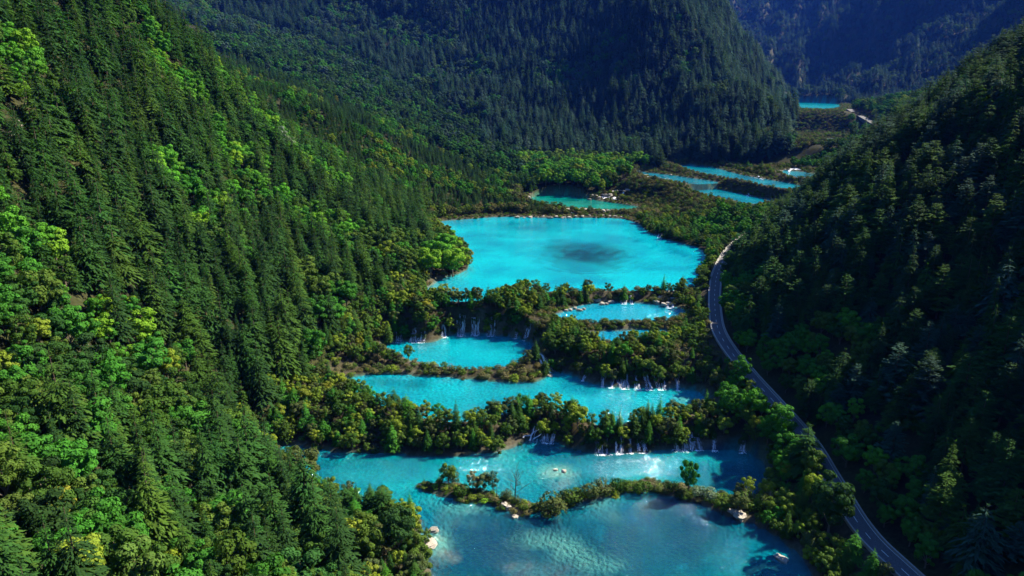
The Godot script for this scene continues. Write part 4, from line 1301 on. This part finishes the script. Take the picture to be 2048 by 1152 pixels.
var clearings := []   # x, z, radius: kept free of trees
func is_clear(x: float, z: float) -> bool:
	for c in clearings:
		if absf(c[0] - x) < c[2] and absf(c[1] - z) < c[2] and Vector2(c[0] - x, c[1] - z).length() < c[2]:
			return true
	return false

func scatter(x0: float, x1: float, z0: float, z1: float, step: float, what: String) -> void:
	var z := z0
	while z < z1:
		var x := x0 + rng.randf() * step
		while x < x1:
			grow(x + rng.randf_range(-0.45, 0.45) * step, z + rng.randf_range(-0.45, 0.45) * step, step, what)
			x += step
		z += step

func grow(x: float, z: float, step: float, what: String) -> void:
	var at := corner(x, z)
	if wet[at] > 0:
		return
	var zone := zone_at(x, z)
	var floor_ := above[at] < 2.5 and shore[at] < 19.9 or zone == "v"
	if zone == "b" and above[at] > -20:
		floor_ = false
	if z < -1250.0:
		floor_ = false
	if floor_:
		zone = "v"
	var outlet := z < -640.0 and z > -845.0 and x / -z > 0.405 and x / -z < 0.482   # the open marsh below the far lake
	if outlet:
		zone = "v"
	if what == "floor" and zone == "l" and shore[at] < 15.0 and step > 2.0 and z > -300.0:
		if not is_clear(x, z):
			plant("shrub", Vector3(x, ground(x, z) - 0.15, z), rng.randf_range(1.6, 3.4), pick(["olive", "moss", "dull", "gold", "leaf"]), "v", 1.3)
		return
	if (what == "floor") != (zone == "v"):
		return
	if what != "floor" and not what.contains(zone):
		return
	var y := ground(x, z)
	var s := seen_from_camera(Vector3(x, y + 6.0, z))
	if s.x < -0.16 or s.x > 1.2 or s.y < -0.22 or s.y > 1.2:
		return
	if z > -470.0 and x > 60.0:
		var r := road_near(x, z)
		if r.x < 3.9 or (r.x < 5.0 and rng.randf() < 0.5):
			return
	if is_clear(x, z):
		return
	var p := Vector3(x, y - 0.15, z)
	var n := patch_noise.get_noise_2d(x * 2.2, z * 2.2)
	var n2 := patch_noise.get_noise_2d(x * 0.9 + 500.0, z * 0.9)
	var dice := rng.randf()
	match zone:
		"l":
			var low := maxf(smoothstep(55.0, 8.0, y), smoothstep(-185.0, -150.0, z))
			if shore[at] < 9.0 and z > -300.0:
				plant("willow_tree", p, rng.randf_range(3.0, 5.5), pick(["olive", "dull", "moss", "gold"]), zone)
			elif n * 1.7 + n2 + (dice - 0.5) * 0.75 > 0.2 - 0.05 * low + smoothstep(70.0, 130.0, y) * 0.2:
				var shade_of := ["bright", "leaf", "lime", "bright", "leaf", "moss", "silver" if dice < 0.12 else "bright"]
				if low > 0.45:
					shade_of = ["leaf", "moss", "olive", "fir", "leaf", "gold" if dice < 0.4 else "deep", "moss", "amber" if dice < 0.12 else "olive"]
				plant("broadleaf_tree", p, rng.randf_range(5.0, 13.0), pick(shade_of), zone)
			elif dice < 0.88:
				plant("spruce_tree", p, lerpf(8.0, 25.0, rng.randf()), pick(["deep", "deep", "fir", "fir", "moss"]), zone, 0.85)
			else:
				plant("broadleaf_tree", p, rng.randf_range(2.5, 4.5), pick(["leaf", "moss", "bright"]), zone, 1.3)
		"r":
			if above[at] < 13.0 + n * 22.0 or n2 > 0.42:
				plant("broadleaf_tree", p, rng.randf_range(6.0, 10.0), pick(["leaf", "leaf", "bright", "fir", "olive"]), zone)
			elif dice < 0.5:
				plant("pine_tree", p, lerpf(8.0, 20.0, rng.randf()), pick(["deep", "fir", "blue", "moss"]), zone, 0.9)
			elif dice < 0.93:
				plant("spruce_tree", p, lerpf(8.0, 20.0, rng.randf()), pick(["deep", "fir", "blue", "moss"]), zone, 0.95)
		"s":
			if n + (dice - 0.5) * 0.5 > 0.1 + smoothstep(50.0, 100.0, y) * 0.25:
				plant("broadleaf_tree", p, rng.randf_range(6.0, 10.0), pick(["leaf", "olive", "gold", "moss", "bright", "amber" if dice < 0.4 else "leaf", "leaf"]), zone)
			else:
				plant("spruce_tree", p, rng.randf_range(6.5, 12.0), pick(["deep", "deep", "fir"]), zone, 0.85)
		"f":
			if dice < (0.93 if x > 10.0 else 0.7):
				plant("broadleaf_tree", p, rng.randf_range(9.0, 15.0), pick(["leaf", "bright", "gold", "olive", "bright", "lime"] if x > 10.0 else ["fir", "moss", "teal", "leaf", "fir", "deep"]), zone)  # sunlight put into the leaf tones on the right, shade on the left
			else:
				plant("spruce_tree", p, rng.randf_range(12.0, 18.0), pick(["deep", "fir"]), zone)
		"m":
			if n * 1.2 + n2 * 1.3 + (dice - 0.5) * 0.4 - (x + 100.0) * 0.0011 > 0.3:
				plant("broadleaf_tree", p, rng.randf_range(9.0, 15.0), pick(["teal", "leaf", "olive", "teal", "moss"]), zone)
			else:
				plant("spruce_tree", p, rng.randf_range(14.0, 27.0), pick(["blue", "deep", "blue", "teal"]), zone)
		"b":
			if n + (dice - 0.5) * 0.6 > 0.12:
				plant("broadleaf_tree", p, rng.randf_range(9.0, 16.0), pick(["teal", "blue", "olive"]), zone)
			else:
				plant("spruce_tree", p, rng.randf_range(13.0, 22.0), pick(["blue", "blue", "deep"]), zone)
		"g":
			plant("broadleaf_tree", p, rng.randf_range(8.0, 13.0), pick(["leaf", "olive", "fir", "gold", "leaf"]), zone)
		"v":
			if shore[at] < 0.5:
				return
			if step < 1.8:
				# small growth clinging to the faces of the weirs
				if absf(ground(x, z - 1.2) - ground(x, z + 1.2)) > 1.3 and dice < 0.7:
					plant("shrub", p, rng.randf_range(0.9, 2.0), pick(["dull", "moss", "olive", "fir"]), zone, 1.3)
				return
			var tall := 1.0
			var bushy := rng.randf_range(1.6, 3.4)
			if z > -264.0 and z < -230.0 and x < 12.0 and shore[at] < 6.5:
				tall = 0.0    # the narrow weir of bushes
			elif z > -292.0 and z < -248.0 and x > 12.0 and x < 78.0 and (shore[at] < 5.0 or z < -268.0):
				tall = 0.0    # low growth between the two round pools
				bushy = rng.randf_range(1.5, 2.6)
			elif z > -310.0 and z < -232.0 and x > 10.0:
				tall = 0.45 + n * 1.2
			elif z < -740.0:
				tall = 0.0
				bushy = rng.randf_range(1.5, 3.5)
			elif z < -480.0:
				tall = 0.45 + n if x > 40.0 else 0.6
				bushy *= 1.35
				if shore[at] < 9.0:
					tall = 0.0
					bushy = rng.randf_range(1.2, 2.4)
			if dice < tall * (0.75 if x > 10.0 and z < -240.0 else 0.9):
				var k := rng.randf()
				if k < (0.24 if z > -480.0 else 0.02):
					plant("spruce_tree", p, rng.randf_range(4.5, 9.5), pick(["fir", "moss", "leaf"]), zone, 1.15)
				else:
					plant("willow_tree", p, rng.randf_range(4.0, 7.6) * (0.75 if z < -480.0 and x > 40.0 else 1.0) * (1.25 if z < -285.0 and x < 12.0 else 1.0), pick(["olive", "dull", "moss", "olive", "gold", "gold", "leaf", "dull", "amber" if k > 0.85 else "olive"] if z > -480.0 else ["brown", "olive", "dull", "brown", "gold"]), zone)
			elif z < -480.0 and dice > 0.93 and n < 0.1:
				return
			else:
				plant("shrub", p, bushy, pick(["dull", "brown", "olive", "brown", "brown", "gold" if dice < 0.3 else "olive"]), zone, 1.2)

const ONES := ["zero", "one", "two", "three", "four", "five", "six", "seven", "eight", "nine", "ten", "eleven", "twelve", "thirteen", "fourteen", "fifteen", "sixteen", "seventeen", "eighteen", "nineteen"]
const TENS := ["", "", "twenty", "thirty", "forty", "fifty", "sixty", "seventy", "eighty", "ninety"]
func spelled(n: int) -> String:
	n = clampi(n, 0, 99)
	if n < 20:
		return ONES[n]
	return TENS[n / 10] + ("" if n % 10 == 0 else "-" + ONES[n % 10])

const REGION := {"l": "on the sunlit slope", "r": "above the road", "s": "on the spur", "f": "in the far wood", "m": "on the dark middle hill", "b": "on the far blue mountain", "g": "on the far green spur", "v": "on a wooded weir"}
const KIND_WORD := {"spruce_tree": "spruce", "pine_tree": "pine", "broadleaf_tree": "broadleaf tree", "willow_tree": "willow tree", "shrub": "shrub"}

func build_plants() -> void:
	var n := p_kind.size()
	# which plants show most: fill a small picture from near to far
	var order := []
	order.resize(260)
	for k in 260:
		order[k] = PackedInt32Array()
	var place := PackedVector3Array()
	place.resize(n)
	for k in n:
		var s := seen_from_camera(p_at[k])
		place[k] = s
		if s.x > -0.1 and s.x < 1.1 and s.y > -0.1 and s.y < 1.25:
			order[clampi(int(s.z * 0.1), 0, 259)].append(k)
	var W := 512
	var Hh := 288
	var filled := PackedByteArray()
	filled.resize(W * Hh)
	var shows := PackedInt32Array()
	shows.resize(n)
	for bin in order:
		for k in bin:
			var s: Vector3 = place[k]
			var hp := p_size[k].x / s.z * 1365.0 / 4.0
			var wp := hp * (0.17 if p_kind[k] == "spruce_tree" else 0.3)
			var x := s.x * W
			var y := s.y * Hh
			for j in range(maxi(0, int(y - hp)), mini(Hh, int(y - hp * 0.1) + 1)):
				for i in range(maxi(0, int(x - wp)), mini(W, int(x + wp) + 1)):
					if filled[j * W + i] == 0:
						filled[j * W + i] = 1
						if j < Hh - 2:
							shows[k] += 1
	var single := {}
	for kind in shapes:
		var of_kind := []
		for k in n:
			if p_kind[k] == kind and shows[k] > 3 and not p_own.has(k):
				of_kind.append(shows[k] * 100000 + k)
		of_kind.sort()
		of_kind.reverse()
		var kept := 0
		for k in p_own:
			if p_kind[k] == kind:
				kept += 1
				single[k] = true
		for q in of_kind.slice(0, 270 - kept):
			single[q % 100000] = true
	var words := {}
	for k in n:
		if not single.has(k):
			continue
		var tone = TONES[p_tone[k]]
		var kind: String = p_kind[k]
		if not leaf_mats.has(p_tone[k]):
			leaf_mats[p_tone[k]] = leaf_material(Color(tone[1], tone[2], tone[3]))
		var shp = shapes[kind][p_shape[k]]
		var label: String
		if p_own.has(k):
			label = p_own[k]
		else:
			var zone_words: String = REGION[p_zone[k]] if not (p_zone[k] == "v" and p_at[k].z < -480.0) else "on the marshy flat"
			var s := seen_from_camera(p_at[k] + Vector3(0, p_size[k].x * 0.5, 0))
			var q := 0
			while true:
				var size: String = ["", "tall ", "small ", "full ", "slim ", "ragged "][q]
				label = "%s%s %s %s, %s percent across, %s down" % [size, tone[0], KIND_WORD[kind], zone_words, spelled(int(s.x * 100)), spelled(int(s.y * 100))]
				if not words.has(label) or q == 5:
					break
				q = q + 1 if q > 0 else (1 if p_size[k].x > 10.0 else 2)
			words[label] = true
		var o := thing(kind, label, "shrub" if kind == "shrub" else "tree", p_at[k], {"spruce_tree": "spruces of the valley", "pine_tree": "pines above the road", "broadleaf_tree": "broadleaf trees of the slopes", "willow_tree": "trees on the weirs", "shrub": "shrubs of the valley floor"}[kind])
		o.rotation.y = p_size[k].z
		var h := p_size[k].x
		o.scale = Vector3(h * p_size[k].y, h, h * p_size[k].y)
		part("stem" if kind == "shrub" else "trunk", shp.trunk, bark, o)
		part("crown", shp.crown, leaf_mats[p_tone[k]], o)
	# the rest of the wood
	var rest := {}
	for k in n:
		if single.has(k):
			continue
		var key := [p_kind[k], p_shape[k]]
		if not rest.has(key):
			rest[key] = PackedInt32Array()
		rest[key].append(k)
	for key in rest:
		var list: PackedInt32Array = rest[key]
		var mm := MultiMesh.new()
		mm.transform_format = MultiMesh.TRANSFORM_3D
		mm.use_colors = true
		mm.mesh = shapes[key[0]][key[1]].both
		mm.instance_count = list.size()
		for i in list.size():
			var k := list[i]
			var h := p_size[k].x
			var b := Basis(Vector3.UP, p_size[k].z).scaled(Vector3(h * p_size[k].y, h, h * p_size[k].y))
			b = Basis(Vector3(rng.randf_range(-1, 1), 0, rng.randf_range(-1, 1)).normalized(), rng.randf_range(0, 0.06)) * b
			mm.set_instance_transform(i, Transform3D(b, p_at[k]))
			var tone = TONES[p_tone[k]]
			var j := rng.randf_range(0.75, 1.25)
			mm.set_instance_color(i, Color(tone[1] * j * rng.randf_range(0.85, 1.15), tone[2] * j, tone[3] * j * rng.randf_range(0.8, 1.2)))
		var o := MultiMeshInstance3D.new()
		o.name = numbered({"spruce_tree": "spruce_forest", "pine_tree": "pine_forest", "broadleaf_tree": "broadleaf_forest", "willow_tree": "willow_undergrowth", "shrub": "shrub_undergrowth"}[key[0]])
		o.multimesh = mm
		o.set_meta("kind", "stuff")
		add_child(o)
	print("plants ", n, " single ", single.size())

# ------------------------------------------------------------------ water falling, rocks, dead wood
func uphill(x: float, z: float) -> Vector2:
	var g := Vector2(ground(x + 3, z) - ground(x - 3, z), ground(x, z + 3) - ground(x, z - 3))
	return (g.normalized() + Vector2(0, -1.2)).normalized()

func ribbon(pts: PackedVector3Array, w0: float, w1: float) -> ArrayMesh:
	# one sheet of falling water: a bulging strip, broken into strands by its material
	var st := SurfaceTool.new()
	st.begin(Mesh.PRIMITIVE_TRIANGLES)
	st.set_smooth_group(-1)
	var prev := []
	var prev_uv := []
	var shift := Vector2(rng.randf(), rng.randf())
	var run := 0.0
	for i in pts.size():
		var u := float(i) / (pts.size() - 1)
		if i > 0:
			run += pts[i].distance_to(pts[i - 1])
		var t := pts[mini(i + 1, pts.size() - 1)] - pts[maxi(i - 1, 0)]
		var side := Vector3(-t.z, 0, t.x)
		side = side.normalized() if side.length() > 0.01 else Vector3.RIGHT
		var w := lerpf(w0, w1, u) * rng.randf_range(0.75, 1.2)
		var out := side.cross(t).normalized()
		if out.y < 0.0:
			out = -out
		var p := pts[i]
		var now := []
		var now_uv := []
		for k in 5:
			var f := k / 2.0 - 1.0
			now.append(p + side * w * f + out * minf(w, 0.4) * (1.0 - f * f) * rng.randf_range(0.3, 0.6))
			now_uv.append(shift + Vector2(f * w / 3.0, run / 9.0))
		if prev:
			for k in 4:
				for q in [[prev, prev_uv, k], [now, now_uv, k], [now, now_uv, k + 1], [prev, prev_uv, k], [now, now_uv, k + 1], [prev, prev_uv, k + 1]]:
					st.set_uv(q[1][q[2]])
					st.add_vertex(q[0][q[2]])
		prev = now
		prev_uv = now_uv
	st.generate_normals()
	return st.commit()

func strands_texture() -> ImageTexture:
	# strands of white water, drawn out along the fall, with gaps between
	var nz := FastNoiseLite.new()
	nz.seed = 21
	nz.frequency = 1.0
	nz.fractal_octaves = 3
	var im := Image.create(256, 256, false, Image.FORMAT_RGBA8)
	for j in 256:
		for i in 256:
			var a := TAU * i / 256.0
			var b := TAU * j / 256.0
			var n := nz.get_noise_3d(cos(a) * 5.0, sin(a) * 5.0, sin(b) * 0.55) + 0.45 * nz.get_noise_3d(cos(a) * 2.2 + 9.0, sin(a) * 2.2, cos(b) * 1.6)
			var g := clampf(0.86 + n * 0.3, 0.6, 1.0)
			im.set_pixel(i, j, Color(g, g, 1.0, 0.85 * smoothstep(0.0, 0.4, n)))
	return ImageTexture.create_from_image(im)

func foam_patch(c: Vector3, rx: float, rz: float) -> ArrayMesh:
	# flecks of foam lying on the water, thick in the middle and strewn at the edge
	var t := Tris.new()
	var n := int(14 + rx * rz * 9.0)
	for k in n:
		var a := rng.randf() * TAU
		var r := pow(rng.randf(), 0.7)
		var p := c + Vector3(cos(a) * rx * r, 0.03 + rng.randf() * 0.03, sin(a) * rz * r)
		var s := rng.randf_range(0.12, 0.4) * (1.15 - 0.7 * r)
		var b := rng.randf() * TAU
		var top := p + Vector3(0, s * 0.25, 0)
		var ring := []
		for q in 5:
			ring.append(p + Vector3(cos(b + q * TAU / 5), 0, sin(b + q * TAU / 5)) * s * rng.randf_range(0.6, 1.2))
		for q in 5:
			t.tri(top, ring[q], ring[(q + 1) % 5], Color.WHITE)
	return t.mesh()

var white_water: StandardMaterial3D
var crests := []
var strand_water: StandardMaterial3D

func waterfall(base: Vector3, h: float, wide: float, label: String, foam := 1.0) -> void:
	var up := uphill(base.x, base.z)
	var side := Vector2(-up.y, up.x)
	var o := thing("waterfall", label, "waterfall", base, "waterfalls over the weirs")
	var veils := maxi(1, int(wide / 1.3))
	for k in veils * 2:
		var middle := ((k % veils + 0.5) / veils - 0.5 + rng.randf_range(-0.1, 0.1)) * wide
		var p := Vector2(base.x, base.z) + side * middle - up * rng.randf_range(0.2, 0.9)
		var pts := PackedVector3Array()
		var crook := rng.randf_range(-0.16, 0.16)
		var top := base.y + h * (rng.randf_range(0.7, 1.0) if k < veils else rng.randf_range(0.25, 0.7))
		var last := base.y - 0.3
		for i in 40:
			var q := p + up * i * 0.4 + side * crook * i * 0.4
			var y := maxf(ground(q.x, q.y), base.y - 0.15) + 0.2
			y = maxf(y, last + 0.02)
			pts.append(Vector3(q.x, y, q.y) - base)
			last = y
			if y > top:
				break
		if pts.size() < 3:
			continue
		var crest := pts[pts.size() - 1] + base
		crests.append(Vector2(crest.x, crest.z) + up * rng.randf_range(0.2, 0.7))
		pts.reverse()
		part("stream", ribbon(pts, rng.randf_range(0.25, 0.55), rng.randf_range(0.35, 0.7)), strand_water, o)
	if foam > 0.0:
		var f := part("foam", foam_patch(Vector3(-up.x * 1.0, 0.0, -up.y * 1.0), wide * 0.6, 0.9 * foam), white_water, o)
		f.set_meta("kind", "stuff")
	for k in 5:
		var q := Vector2(base.x, base.z) + side * (k / 4.0 - 0.5) * wide
		var e := q + up * h * 0.5
		clearings.append([q.x, q.y, 1.2])
		clearings.append([e.x, e.y, 0.9])

func cascade(a: Vector2, b: Vector2, wide: float, strands: int, label: String) -> void:
	# white water running down over rocks from a to b
	var o := thing("cascade", label, "cascade", Vector3(b.x, ground(b.x, b.y), b.y), "cascades over pale rock")
	var side := (b - a).orthogonal().normalized()
	var n := maxi(6, int(a.distance_to(b) / 1.2))
	for k in strands:
		var off := (float(k) / maxf(strands - 1, 1) - 0.5 + rng.randf_range(-0.06, 0.06)) * wide
		var pts := PackedVector3Array()
		var s0 := rng.randf_range(0.0, 0.6)
		var s1 := rng.randf_range(maxf(s0 + 0.2, 0.5), 1.0)
		var wob := rng.randf() * TAU
		for i in n:
			var u := lerpf(s0, s1, float(i) / (n - 1))
			var q := a.lerp(b, u) + side * (off + sin(u * 9.0 + wob) * wide * 0.12)
			pts.append(Vector3(q.x, maxf(ground(q.x, q.y), o.position.y - 3.0) + 0.3, q.y) - o.position)
		part("stream", ribbon(pts, wide / strands * 0.4, wide / strands * 0.7), strand_water if k % 2 == 0 else white_water, o)
	for k in 6:
		var q := a.lerp(b, k / 5.0)
		clearings.append([q.x, q.y, wide * 0.35 + 0.3])

var rock_shapes := []
func make_rocks() -> void:
	for s in 5:
		var nz := FastNoiseLite.new()
		nz.seed = 60 + s
		nz.frequency = 0.9
		var m := SphereMesh.new()
		m.radial_segments = 14
		m.rings = 8
		m.radius = 1.0
		m.height = 2.0
		var arr := m.get_mesh_arrays()
		var v: PackedVector3Array = arr[Mesh.ARRAY_VERTEX]
		for i in v.size():
			var p := v[i]
			var f := 1.0 + nz.get_noise_3dv(p * 1.3) * 0.75
			v[i] = Vector3(p.x * f, clampf(p.y * f, -0.7, 0.62 + 0.1 * nz.get_noise_2d(p.x * 3, p.z * 3)), p.z * f * 0.8)
		var t := Tris.new()
		var idx: PackedInt32Array = arr[Mesh.ARRAY_INDEX]
		for i in range(0, idx.size(), 3):
			t.tri(v[idx[i]], v[idx[i + 1]], v[idx[i + 2]], Color.WHITE)
		rock_shapes.append(t.mesh())

var tufa: StandardMaterial3D
func rock(at: Vector3, size: float, label: String, called := "boulder", parent: Node3D = null) -> void:
	var o := MeshInstance3D.new()
	o.name = numbered(called) if parent == null else "stone"
	o.mesh = rock_shapes[rng.randi() % 5]
	o.material_override = tufa
	o.position = at
	o.rotation = Vector3(rng.randf_range(-0.2, 0.2), rng.randf() * TAU, rng.randf_range(-0.2, 0.2))
	o.scale = Vector3(size * rng.randf_range(0.8, 1.3), size * rng.randf_range(0.5, 0.85), size * rng.randf_range(0.7, 1.1))
	if parent == null:
		tag(o, label, "rock", "pale boulders at the water")
		add_child(o)
	else:
		parent.add_child(o, true)

func outcrop(x: float, z: float, r: float, n: int, label: String, tall := 1.0) -> void:
	var o := thing("rock_outcrop", label, "rock", Vector3(x, ground(x, z), z), "pale rock outcrops")
	for k in n:
		var a := rng.randf() * TAU
		var d := sqrt(rng.randf()) * r
		var q := Vector2(x + cos(a) * d, z + sin(a) * d * 0.8)
		var s := rng.randf_range(0.4, 1.3) * r * 0.26
		rock(Vector3(q.x, ground(q.x, q.y) + s * 0.15 * tall, q.y) - o.position, s, "", "", o)
	clearings.append([x, z, r * 0.6])
	clearings.append([x + 1.5, z + 3.0, r * 0.45])

func bough(t: Tris, p: Vector3, d: Vector3, reach: float, r: float, depth: int, col: Color) -> void:
	var pts := [p]
	var radii := [r]
	var q := p
	var dir := d
	for k in 3:
		q += dir * reach / 3.0
		dir = (dir + Vector3(rng.randf_range(-0.3, 0.3), rng.randf_range(-0.05, 0.3), rng.randf_range(-0.3, 0.3))).normalized()
		pts.append(q)
		radii.append(lerpf(r, r * 0.45, (k + 1) / 3.0))
	tube(t, pts, radii, 5, col)
	if depth > 0:
		for k in 3:
			var at: Vector3 = pts[1 + k % 3]
			var a := rng.randf() * TAU
			var out := (dir + Vector3(cos(a), rng.randf_range(0.0, 0.5), sin(a)) * 0.95).normalized()
			bough(t, at, out, reach * rng.randf_range(0.5, 0.72), r * 0.5, depth - 1, col)

func dead_tree(at: Vector3, h: float, label: String, limbs: int) -> void:
	var o := thing("dead_tree", label, "tree", at, "dead trees in the lakes")
	var col := Color(0.07, 0.055, 0.045)
	var tr := Tris.new()
	var lean := Vector3(rng.randf_range(-0.05, 0.05), 0, rng.randf_range(-0.05, 0.05)) * h
	tube(tr, [Vector3(0, -0.5, 0), Vector3(0, h * 0.3, 0) + lean * 0.3, Vector3(0, h * 0.62, 0) + lean * 0.7, Vector3(0, h * 0.92, 0) + lean], [h * 0.022, h * 0.017, h * 0.011, h * 0.003], 6, col)
	part("trunk", tr.mesh(), bark, o)
	for k in limbs:
		var u := 0.28 + 0.6 * k / limbs
		var a := k * 2.4 + rng.randf_range(-0.4, 0.4)
		var t := Tris.new()
		bough(t, Vector3(0, h * u, 0) + lean * u, Vector3(cos(a), rng.randf_range(0.45, 1.0), sin(a)).normalized(), h * rng.randf_range(0.26, 0.4) * (1.15 - u * 0.6), h * 0.0085, 2, col)
		part("branch", t.mesh(), bark, o)

func build_features() -> void:
	white_water = matte(lin(0.72, 0.76, 0.8), 0.5)
	strand_water = matte(lin(0.8, 0.83, 0.86), 0.5)
	strand_water.transparency = BaseMaterial3D.TRANSPARENCY_ALPHA
	strand_water.albedo_texture = strands_texture()
	tufa = matte(Color.WHITE, 0.9)
	tufa.albedo_texture = noise_tex(0.04, lin(0.1, 0.09, 0.07), lin(0.5, 0.47, 0.41), 256, 4)
	tufa.uv1_triplanar = true
	tufa.uv1_world_triplanar = true
	tufa.uv1_scale = Vector3(0.35, 0.35, 0.35)
	make_rocks()
	rng.seed = 31
	for w in FALLS:
		waterfall(Vector3(w[0], w[1], w[2]), w[3], w[4], w[5], w[6])
	for w in CASCADES:
		cascade(Vector2(w[0], w[1]), Vector2(w[2], w[3]), w[4], w[5], w[6])
	for w in OUTCROPS:
		outcrop(w[0], w[1], w[2], w[3], w[4])
	for w in BOULDERS:
		var y := maxf(ground(w[0], w[1]), w[2]) + 0.05
		rock(Vector3(w[0], y, w[1]), w[3], w[4])
		clearings.append([w[0], w[1] + 0.8, w[3] * 0.9])
	for w in DEAD:
		dead_tree(Vector3(w[0], maxf(ground(w[0], w[1]), w[2]), w[1]), w[3], w[5], w[4])
	for w in SET_PLANTS:
		var y := maxf(ground(w[1], w[2]), w[3])
		var k := plant(w[0], Vector3(w[1], y - 0.1, w[2]), w[4], w[6], "v", w[5])
		p_own[k] = w[7]
		clearings.append([w[1], w[2], minf(w[4] * 0.3, 3.0)])
	for c in crests:    # low growth overhanging the lips of the falls
		plant("shrub", Vector3(c.x, ground(c.x, c.y) - 0.1, c.y), rng.randf_range(1.0, 2.0), pick(["dull", "moss", "olive", "fir"]), "v", 1.3)
	for b in BARE:
		for k in 16:
			var x: float = b[0] + rng.randf_range(-4.0, 4.0)
			var z: float = b[1] + rng.randf_range(-4.0, 4.0)
			if wet[corner(x, z)] == 0:
				plant("shrub", Vector3(x, ground(x, z) - 0.1, z), rng.randf_range(0.6, 1.5), pick(["gold", "olive", "moss", "brown", "dull"]), "v", 1.5)
	clearings.append_array(BARE)


# ------------------------------------------------------------------
func _ready() -> void:
	var cam := Camera3D.new()
	cam.name = "camera"
	cam.position = eye
	cam.rotation = Vector3(pitch, 0, 0)
	cam.fov = 2.0 * rad_to_deg(atan(576.0 / 1365.0))
	cam.near = 1.0
	cam.far = 6000.0
	add_child(cam)
	var env := Environment.new()
	env.background_mode = Environment.BG_SKY
	var sky := Sky.new()
	var sm := ProceduralSkyMaterial.new()
	sm.sky_top_color = Color(0.3, 0.48, 0.78)
	sm.sky_horizon_color = Color(0.46, 0.63, 0.88)
	sm.sky_curve = 0.12
	sm.ground_bottom_color = Color(0.1, 0.12, 0.1)
	sm.ground_horizon_color = Color(0.4, 0.5, 0.6)
	sky.sky_material = sm
	env.sky = sky
	env.background_energy_multiplier = 0.4
	env.tonemap_mode = Environment.TONE_MAPPER_LINEAR
	env.tonemap_exposure = 3.7
	env.sdfgi_enabled = true
	env.ssao_enabled = true
	env.ssil_enabled = true
	env.fog_enabled = true
	env.fog_density = 0.00002
	env.volumetric_fog_enabled = true
	env.volumetric_fog_density = 0.0
	env.fog_light_color = Color(0.2, 0.42, 1.0)
	var we := WorldEnvironment.new()
	we.environment = env
	add_child(we)
	var sun := DirectionalLight3D.new()
	sun.name = "sun"
	sun.light_energy = 1.5
	sun.light_angular_distance = 0.5
	sun.light_color = Color(1.0, 0.95, 0.86)
	sun.shadow_enabled = true
	sun.rotation_degrees = Vector3(-41.0, 180.0 - 65.0, 0.0)
	add_child(sun)
	rng.seed = 5
	hill_noise.seed = 3
	hill_noise.frequency = 0.013
	hill_noise.fractal_octaves = 4
	patch_noise.seed = 8
	patch_noise.frequency = 0.006
	patch_noise.fractal_octaves = 3
	fine_noise.seed = 4
	fine_noise.frequency = 0.06
	fine_noise.fractal_octaves = 3
	var t0 := Time.get_ticks_msec()
	lay_coarse()
	print("coarse ", Time.get_ticks_msec() - t0)
	lay_land()
	print("land ", Time.get_ticks_msec() - t0)
	build_terrain()
	build_lakes()
	build_road()
	# haze hanging in the far valley
	var haze := FogVolume.new()
	haze.name = "valley_haze"
	haze.size = Vector3(1500, 900, 2100)
	haze.position = Vector3(320, 380, -1620)
	var hm := FogMaterial.new()
	hm.density = 0.00006
	hm.albedo = Color(0.22, 0.44, 0.95)
	haze.material = hm
	haze.set_meta("kind", "stuff")
	add_child(haze)
	print("setting ", Time.get_ticks_msec() - t0)
	make_shapes()
	build_features()
	rng.seed = 77
	scatter(-520, 70, -560, -70, 4.7, "l")
	scatter(70, 520, -760, -70, 4.7, "r")
	scatter(-300, 60, -760, -440, 4.6, "s")
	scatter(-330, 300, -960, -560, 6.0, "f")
	scatter(-700, 420, -1450, -640, 6.6, "m")
	scatter(150, 1400, -2400, -900, 10.0, "b")
	scatter(250, 700, -1200, -640, 6.5, "g")
	scatter(-90, 110, -300, -100, 2.8, "floor")
	scatter(-90, 190, -480, -300, 2.8, "floor")
	scatter(15, 80, -292, -250, 1.9, "floor")
	scatter(-70, 85, -300, -180, 1.7, "floor")
	scatter(-60, 340, -740, -480, 2.6, "floor")
	scatter(200, 340, -730, -520, 1.7, "floor")
	scatter(340, 420, -740, -640, 2.8, "floor")
	scatter(240, 430, -850, -740, 2.8, "floor")
	scatter(240, 560, -1250, -850, 4.5, "floor")
	print("grown ", Time.get_ticks_msec() - t0)
	build_plants()
	print("done ", Time.get_ticks_msec() - t0)
